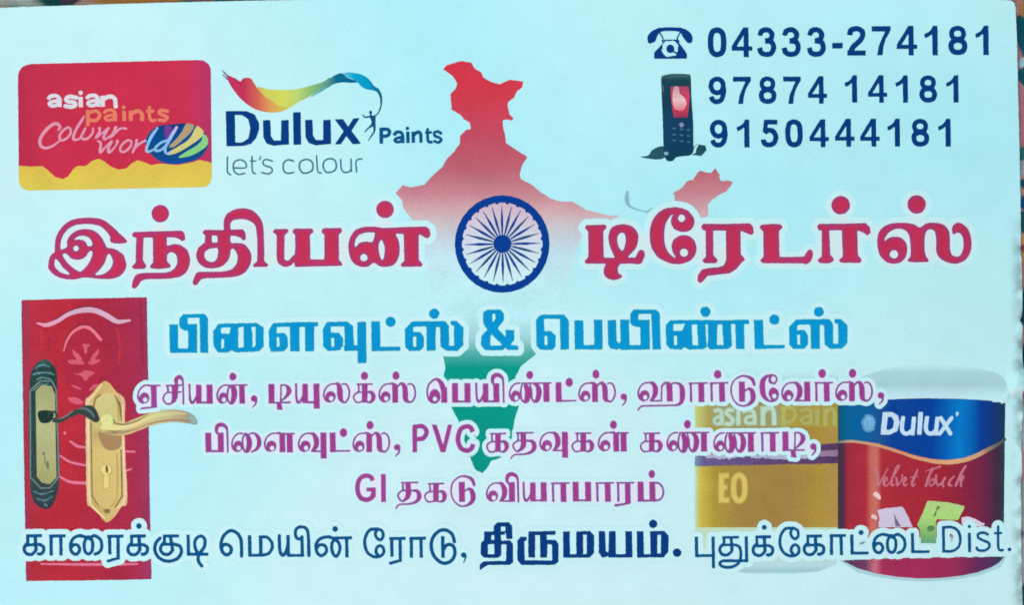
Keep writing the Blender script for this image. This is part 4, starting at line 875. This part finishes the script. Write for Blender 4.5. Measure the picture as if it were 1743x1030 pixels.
for t in ('V 110,100,10 150,78,12 195,90,9; V 95,140,8 130,130,12 190,128,12 228,140,8', 'V 120,170,9 160,160,10 215,172,8; V 150,195,8 168,205,12 190,195,8', 'V 100,870,10 150,890,12 225,868,9', 'V 115,915,9 165,930,12 215,905,8; V 170,955,12 185,962,10'):
    printed("plate_ornament", parse(t, PLd), ink("plate_ornament_print", (84, 126, 130), amount=0.25), 5, door, rough=1.2)
printed("plate_border", parse('L 9 78,240 142,180 215,180 240,235 258,780 200,852 145,852 80,785 78,240; L 7 98,240 140,200', PLd), ink("plate_border_print", (104, 132, 128), amount=0.15), 5, door)
printed("plate_face", parse('P 112,245 148,205 212,212 233,262 242,785 200,828 152,818 120,780', PLd), ink("plate_face_print", [(200, (158, 164, 116)), (500, (172, 180, 132)), (830, (160, 164, 108))], 'y', PLd), 6, door, soft=2)
printed("plate_shadow", parse('Q 128,372 200,365 225,385 215,425 180,445 140,435', PLd), ink("plate_shadow_print", (28, 52, 48)), 6.5, door, soft=4)
printed("keyhole", parse('V 155,640,8 165,630,8 170,700,6; V 185,690,16 188,720,18', PLd), ink("dark_keyhole_print", (110, 120, 90)), 7, door)
gold_edge = ink("gold_plate_print", [(100, (212, 196, 150)), (160, (190, 165, 100)), (300, (208, 184, 120)), (365, (212, 180, 150))], 'x', PLg, 0.1)
printed("gold_handle_plate", parse('Q 222,72 250,85 275,115 300,145 350,190 352,300 350,400 355,550 368,850 330,890 290,950 250,985 220,985 185,940 130,890 106,850 100,560 98,300 98,195 130,165 180,100', PLg), gold_edge, 4.2, door, soft=2, rough=0.5)
printed("plate_groove", parse('L 9 150,235 160,190 195,160; L 8 132,340 140,820 180,880; V 285,165,6 320,230,14 330,330,9; L 10 328,520 335,820 290,895', PLg), ink("gold_groove_print", (128, 112, 72)), 5.4, door, soft=2)
printed("gold_plate_face", parse('Q 160,230 185,170 240,150 290,175 318,250 322,500 328,820 290,880 240,905 180,870 146,810 142,500', PLg), ink("gold_face_print", [(150, (204, 198, 136)), (350, (196, 190, 126)), (420, (186, 164, 106)), (520, (206, 188, 118)), (900, (202, 184, 116))], 'y', PLg), 5, door, soft=2)
printed("plate_rim_light", parse('V 205,92,10 160,150,12 118,200,12; V 112,260,12 116,420,12 118,560,12 124,840,12 160,905,12 220,962,12; V 338,230,9 340,420,9 346,600,10 352,835,10 300,900,10', PLg), ink("rim_light_print", (226, 208, 160)), 4.8, door, soft=1)
printed("plate_face_shade", parse('V 300,200,8 312,260,16 312,330,10; V 300,540,10 305,700,14 298,840,10 262,890,12', PLg), ink("face_shade_print", (182, 164, 96)), 5.2, door, soft=2)
printed("lever_shadow", parse('Q 180,405 240,418 320,410 332,450 325,500 290,522 235,518 200,480', PLg), ink("lever_shadow_print", (160, 130, 92)), 5.7, door, soft=4)
printed("keyhole", parse('C 230,655,42; V 232,690,46 232,755,42', PLg), ink("key_ring_print", (186, 168, 108)), 6, door)
printed("keyhole", parse('C 230,650,34; V 232,700,34 232,755,32', PLg), ink("key_face_print", (224, 208, 130)), 6.5, door)
printed("keyhole", parse('V 234,622,8 236,650,16 236,668,8', PLg), ink("key_slot_print", (90, 80, 60)), 7, door)
printed("plate_screw", parse('E 236,918,22,16', PLg), ink("screw_print", (130, 118, 76)), 6, door)
lev = ink("brass_lever_print", [(400, (196, 176, 112)), (900, (202, 180, 128)), (1200, (196, 190, 138)), (1500, (176, 160, 132)), (1700, (130, 150, 140))], 'x', LV, amount=0.07)
printed("brass_lever", parse('Q 420,150 520,150 590,232 740,236 830,198 950,150 1080,100 1250,67 1420,62 1560,85 1660,140 1710,220 1690,262 1600,250 1450,232 1300,238 1150,262 1050,292 900,352 780,396 640,410 520,395 410,330 390,240', LV), lev, 8.0, door, soft=1)
printed("lever_light", parse('V 430,300,60 560,300,70 700,305,60 850,270,50 1000,200,44 1150,140,50 1300,120,56 1450,110,44 1550,120,24', LV), ink("lever_light_print", [(400, (214, 216, 146)), (900, (222, 208, 152)), (1300, (196, 206, 146)), (1560, (186, 180, 140))], 'x', LV), 8.3, door, soft=2)
printed("lever_underside", parse('V 470,370,16 600,378,26 720,365,24 860,330,14 1000,275,16 1150,230,20 1300,205,22 1450,200,22 1600,215,20', LV), ink("lever_underside_print", (152, 132, 104)), 8.4, door, soft=2)
printed("lever_boss", parse('C 492,205,86', LV), ink("boss_print", (212, 222, 150)), 8.7, door, soft=1)
printed("lever_line", parse('V 575,190,12 600,240,18 700,262,18 800,245,16 950,190,14 1050,105,8; V 500,345,8 600,355,14 690,345,8', LV), ink("lever_line_print", (122, 116, 74)), 8.8, door)
printed("lever_tip", parse('Q 1600,110 1670,165 1705,235 1660,246 1615,200', LV), ink("lever_tip_print", (146, 176, 172)), 8.9, door)
printed("iron_lever", parse('Q 0,300 50,252 100,230 150,240 180,290 188,325 165,342 120,320 60,288 0,310; ', PLg) + parse('V 205,72,8 212,45,14 240,38,12 255,62,12 240,80,10 228,68,8; V 235,90,14 275,88,22 310,68,20 350,38,16 400,20,14', DW2), ink("iron_print", (48, 66, 66), amount=0.2), 8, door, soft=1)
printed("leaf_light", parse('V 110,50,14 200,48,30 270,90,34 320,160,16', LV), ink("leaf_light_print", (96, 112, 112)), 8.6, door, soft=1)
printed("lever_highlight", parse('V 270,80,4 310,60,6 345,34,4', DW2), ink("iron_light_print", (112, 140, 138)), 8.5, door)

# ---------------------------------------------------------------- the two paint cans
can = printed("yellow_paint_can", parse('P 105,360 700,350 1310,360 1318,1450 110,1450', CY1),
              ink("can_gold", [(100, (190, 232, 236)), (125, (194, 208, 150)), (150, (190, 192, 92)), (180, (190, 176, 70)), (280, (166, 146, 60)), (520, (154, 128, 66)), (900, (156, 128, 68)), (1150, (166, 140, 60)), (1310, (168, 142, 78))], 'x', CY1, 0.1), 1, soft=2, res=1.0)
printed("can_base", parse('P 105,555 1270,555 1255,700 1235,850 1100,905 900,925 600,930 400,905 260,850 140,640', CY2), ink("can_base_print", [(750, (186, 218, 190)), (860, (174, 216, 226)), (905, (150, 196, 208)), (930, (186, 228, 236))], 'y', CY2, 0.03), 1.3, can, soft=4, res=1.0)
printed("can_lid", parse('P 250,150 400,125 700,118 1000,115 1270,112 1310,140 1310,400 110,400 110,230', CY1), ink("lid_print", [(110, (190, 233, 240)), (170, (174, 220, 230)), (240, (184, 228, 237)), (400, (190, 233, 240))], 'y', CY1, 0.03), 0.5, can, soft=4, res=1.0)
printed("label_top", parse('P 115,395 1310,385 1310,575 115,575', CY1), ink("label_top_print", [(115, (190, 206, 124)), (220, (168, 162, 88)), (300, (152, 156, 110)), (800, (150, 152, 108)), (900, (168, 154, 64)), (1310, (162, 146, 60))], 'x', CY1, 0.08), 1.6, can, soft=2)
mauve = ink("mauve_band_print", [(105, (120, 150, 185)), (180, (104, 92, 146)), (700, (92, 70, 120)), (1310, (84, 58, 98))], 'x', CY1, 0.12)
printed("label_band", parse('P 1130,722 1312,710 1312,765 1120,780', CY1), mauve, 1.8, can, soft=3)
printed("label_band", parse('P 1120,770 1312,762 1312,835 1100,840', CY1), ink("pale_mauve_print", (150, 122, 158), amount=0.14), 1.7, can, soft=3, rough=1.5)
printed("label_band", parse('P 112,815 700,818 1312,820 1312,880 800,888 112,905', CY1), mauve, 1.8, can, soft=2, rough=1.0)
printed("label_print", parse('P 180,795 300,800 620,812 1100,812 1100,835 860,845 600,835 560,822 400,838 300,845 200,830', CY1), ink("band_text_print", (170, 178, 208), amount=0.14), 1.9, can, rough=2.2)
pale_green = ink("can_white_lettering", (180, 212, 192)); olive_ink = ink("can_yellow_lettering", (170, 172, 100))
green_halo = ink("can_white_soft", (158, 188, 158)); olive_halo = ink("can_yellow_soft", (158, 156, 86))
for t in CAN_ASIAN: printed("letter", parse(t, SC4), [green_halo, pale_green], 2.2, can, soft=3, grow=1.2, core=(1.6,))
for t in CAN_PAINT: printed("letter", parse(t, SC4), [olive_halo, olive_ink], 2.2, can, soft=3, grow=1.2, core=(1.6,))
glow = ink("can_glow_lettering", (188, 166, 78)); bright = ink("can_bright_lettering", (208, 192, 104))
for t in ('B 40 318,125 318,355; B 36 300,142 375,142; B 34 300,235 360,235; B 36 300,338 380,338', 'O 38 460,138 500,180 500,300 460,345 420,300 420,180'):
    printed("letter", parse(t, CY2), [glow, bright], 2.2, can, soft=3, grow=1.5, core=(2.2,))
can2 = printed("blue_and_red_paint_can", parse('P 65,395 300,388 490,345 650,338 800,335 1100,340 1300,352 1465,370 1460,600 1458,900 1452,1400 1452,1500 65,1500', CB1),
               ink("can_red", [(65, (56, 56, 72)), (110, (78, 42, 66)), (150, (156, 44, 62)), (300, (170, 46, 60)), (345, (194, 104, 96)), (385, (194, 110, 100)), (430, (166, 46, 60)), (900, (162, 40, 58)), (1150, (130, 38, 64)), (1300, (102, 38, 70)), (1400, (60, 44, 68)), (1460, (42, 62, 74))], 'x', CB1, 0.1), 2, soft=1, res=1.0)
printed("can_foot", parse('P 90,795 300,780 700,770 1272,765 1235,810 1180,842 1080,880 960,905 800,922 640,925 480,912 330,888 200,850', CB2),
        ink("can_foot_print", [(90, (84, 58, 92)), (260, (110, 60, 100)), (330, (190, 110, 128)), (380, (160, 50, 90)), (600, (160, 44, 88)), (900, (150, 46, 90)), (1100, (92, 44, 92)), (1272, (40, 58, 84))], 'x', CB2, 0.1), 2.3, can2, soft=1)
printed("can_ground_shadow", parse('P 60,790 1290,760 1250,840 1180,872 1080,905 900,935 700,948 520,940 330,912 200,880', CB2), ink("ground_print", (164, 208, 218), amount=0.03), 1.9, can2, soft=5)
printed("can_lid", parse('Q 480,90 700,65 950,60 1200,80 1400,130 1465,200 1470,375 1000,350 480,350 300,380 200,200', CB1), ink("white_lid_print", [(60, (188, 232, 240)), (120, (168, 212, 221)), (220, (164, 206, 216)), (300, (182, 226, 236)), (370, (192, 234, 241))], 'y', CB1, 0.04), 1.2, can2, soft=5, res=1.0)
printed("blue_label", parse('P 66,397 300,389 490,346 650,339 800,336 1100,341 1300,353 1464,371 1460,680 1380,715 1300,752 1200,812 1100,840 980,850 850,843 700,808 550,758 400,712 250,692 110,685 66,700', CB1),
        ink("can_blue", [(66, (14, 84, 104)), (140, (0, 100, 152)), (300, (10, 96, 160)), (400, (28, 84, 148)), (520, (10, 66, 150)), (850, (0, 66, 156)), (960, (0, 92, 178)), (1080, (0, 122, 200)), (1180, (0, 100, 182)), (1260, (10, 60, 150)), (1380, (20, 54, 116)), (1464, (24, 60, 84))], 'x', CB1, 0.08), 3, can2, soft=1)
printed("gold_swash", parse('V 75,702,22 180,696,24 280,708,22 400,730,24 550,776,24 700,826,26 850,860,34 980,870,38 1100,856,38 1200,826,38 1300,776,34 1400,722,28 1462,680,22', CB1), ink("swash_print", [(70, (120, 120, 110)), (180, (196, 160, 128)), (600, (206, 150, 112)), (1000, (216, 168, 124)), (1250, (200, 160, 122)), (1360, (110, 112, 96)), (1460, (60, 84, 84))], 'x', CB1, 0.1), 4, can2, rough=0.5)
printed("can_seal", parse('E 322,545,60,76', CB1), [ink("seal_print", (88, 150, 200), amount=0.2), ink("seal_light_print", (112, 176, 218), amount=0.2)], 4, can2, rough=1.2, core=(3.0,))
lid_w = ink("can_pale_lettering", (190, 222, 242))
for t in ('P 440,450 520,450 568,480 582,540 560,610 500,640 422,640; -P 482,490 515,492 535,530 525,585 495,600 470,598', 'F 34 612,485 600,580 612,622 650,630 690,600; B 34 702,490 688,645', 'B 38 758,450 745,640', 'F 34 812,485 800,580 815,622 850,630 890,600; B 34 898,490 882,645', 'L 34 925,500 1005,630; L 32 1015,500 915,632', 'V 1062,460,24 1060,478,14'):
    printed("letter", parse(t, CB1), lid_w, 4, can2, soft=1)
script = ink("can_script_lettering", (192, 118, 138), amount=0.16)
for t in CAN_SCRIPT: printed("letter", parse(t, SC3), script, 3, can2, rough=0.4)
lilac = ink("lilac_swatch_print", (200, 196, 222)); lime = ink("lime_swatch_print", [(355, (176, 212, 140)), (480, (166, 214, 122)), (590, (128, 184, 110)), (665, (96, 160, 120))], 'y', CB2, 0.1)
printed("colour_swatch", parse('P 345,425 430,408 530,400 560,450 605,550 350,550 362,480', CB2), lilac, 3, can2, soft=1, rough=0.6)
printed("swatch_mark", parse('P 465,440 480,480 520,545 478,545', CB2), ink("swatch_mark_print", (120, 100, 140)), 3.5, can2, soft=2)
printed("colour_swatch", parse('P 712,355 860,368 985,395 965,440 935,500 775,490 775,668 665,665 655,560 635,530 680,440', CB2), lime, 11, can2, soft=1, rough=0.6)
printed("swatch_mark", parse('V 790,405,24 775,430,12 765,460,18; E 738,560,30,20', CB2), ink("green_mark_print", (84, 130, 82), amount=0.2), 11.4, can2, soft=2, rough=1.0)
printed("paint_blob", parse('Q 960,490 1010,470 1060,490 1130,530 1080,545 980,540', CB2), ink("blob_print", (210, 205, 225), amount=0.12), 3, can2, rough=1.5)
printed("paint_blob", parse('Q 315,310 340,292 370,325 365,348 340,335', CB2) + parse('Q 298,475 320,455 345,480 330,495', CB2), ink("fleck_print", (226, 196, 206)), 3.2, can2, rough=1.0)

# ---------------------------------------------------------------- lettering with pale outlines
def line(name, shapes, halo_mat, grow, mats, z, core=None, soft=1, rough=0.3, fat=0.0, inner=None):
    every = [p for s in shapes for p in s]
    pos = [p for p in every if not p[0]]
    h = printed(name, pos, halo_mat, z, grow=grow, rough=0.5, soft=1, core=(grow-inner,) if inner else None)
    for s in shapes:
        printed("letter", s, mats, z+1, h, soft=soft, rough=rough, core=core, grow=fat)
    return h
line("heading_outline", [parse(t, f) for f, t in TITLE], [halo, halo_grey], 10.5, [red_edge, red_mid, red_core], 6, inner=3.0, core=(1.8, 5.5), soft=6, rough=0.4)
sub = line("subheading_outline", [parse(t, f) for f, t in SUB], halo, 9.5, [cyan_low, cyan], 7, core=(1.6,), soft=2, rough=0.6)
for k, ln in enumerate((LINE3, LINE4, LINE5)):
    line("text_outline", [contrast_glyph(e) for e in ln], [halo, halo_lilac], 7.2, [mag_edge, mag_core], 9 if k < 2 else 9, core=(2.0,), rough=0.35, fat=0.25, inner=1.8)
line("address_outline", ADDRESS, halo, 9.0, [navy_thin], 9, rough=0.35, fat=0.15)
line("town_name_outline", [parse(t, f) for f, t in BOLD], halo, 8.5, [navy, navy_core], 9.2, core=(2.2,), soft=2, rough=0.5)
line("address_outline", ADDRESS2, halo, 8.6, [navy_thin], 9.1, rough=0.35)

for t, c in (('V 1035,235,7 1038,270,12 1034,305,7', (130, 170, 190)), ('V 140,322,14 165,316,18 188,306,12', (120, 130, 170))):
    printed("ink_speck", parse(t, D6), ink("speck_print", c), 10.5, soft=1, rough=0.6)
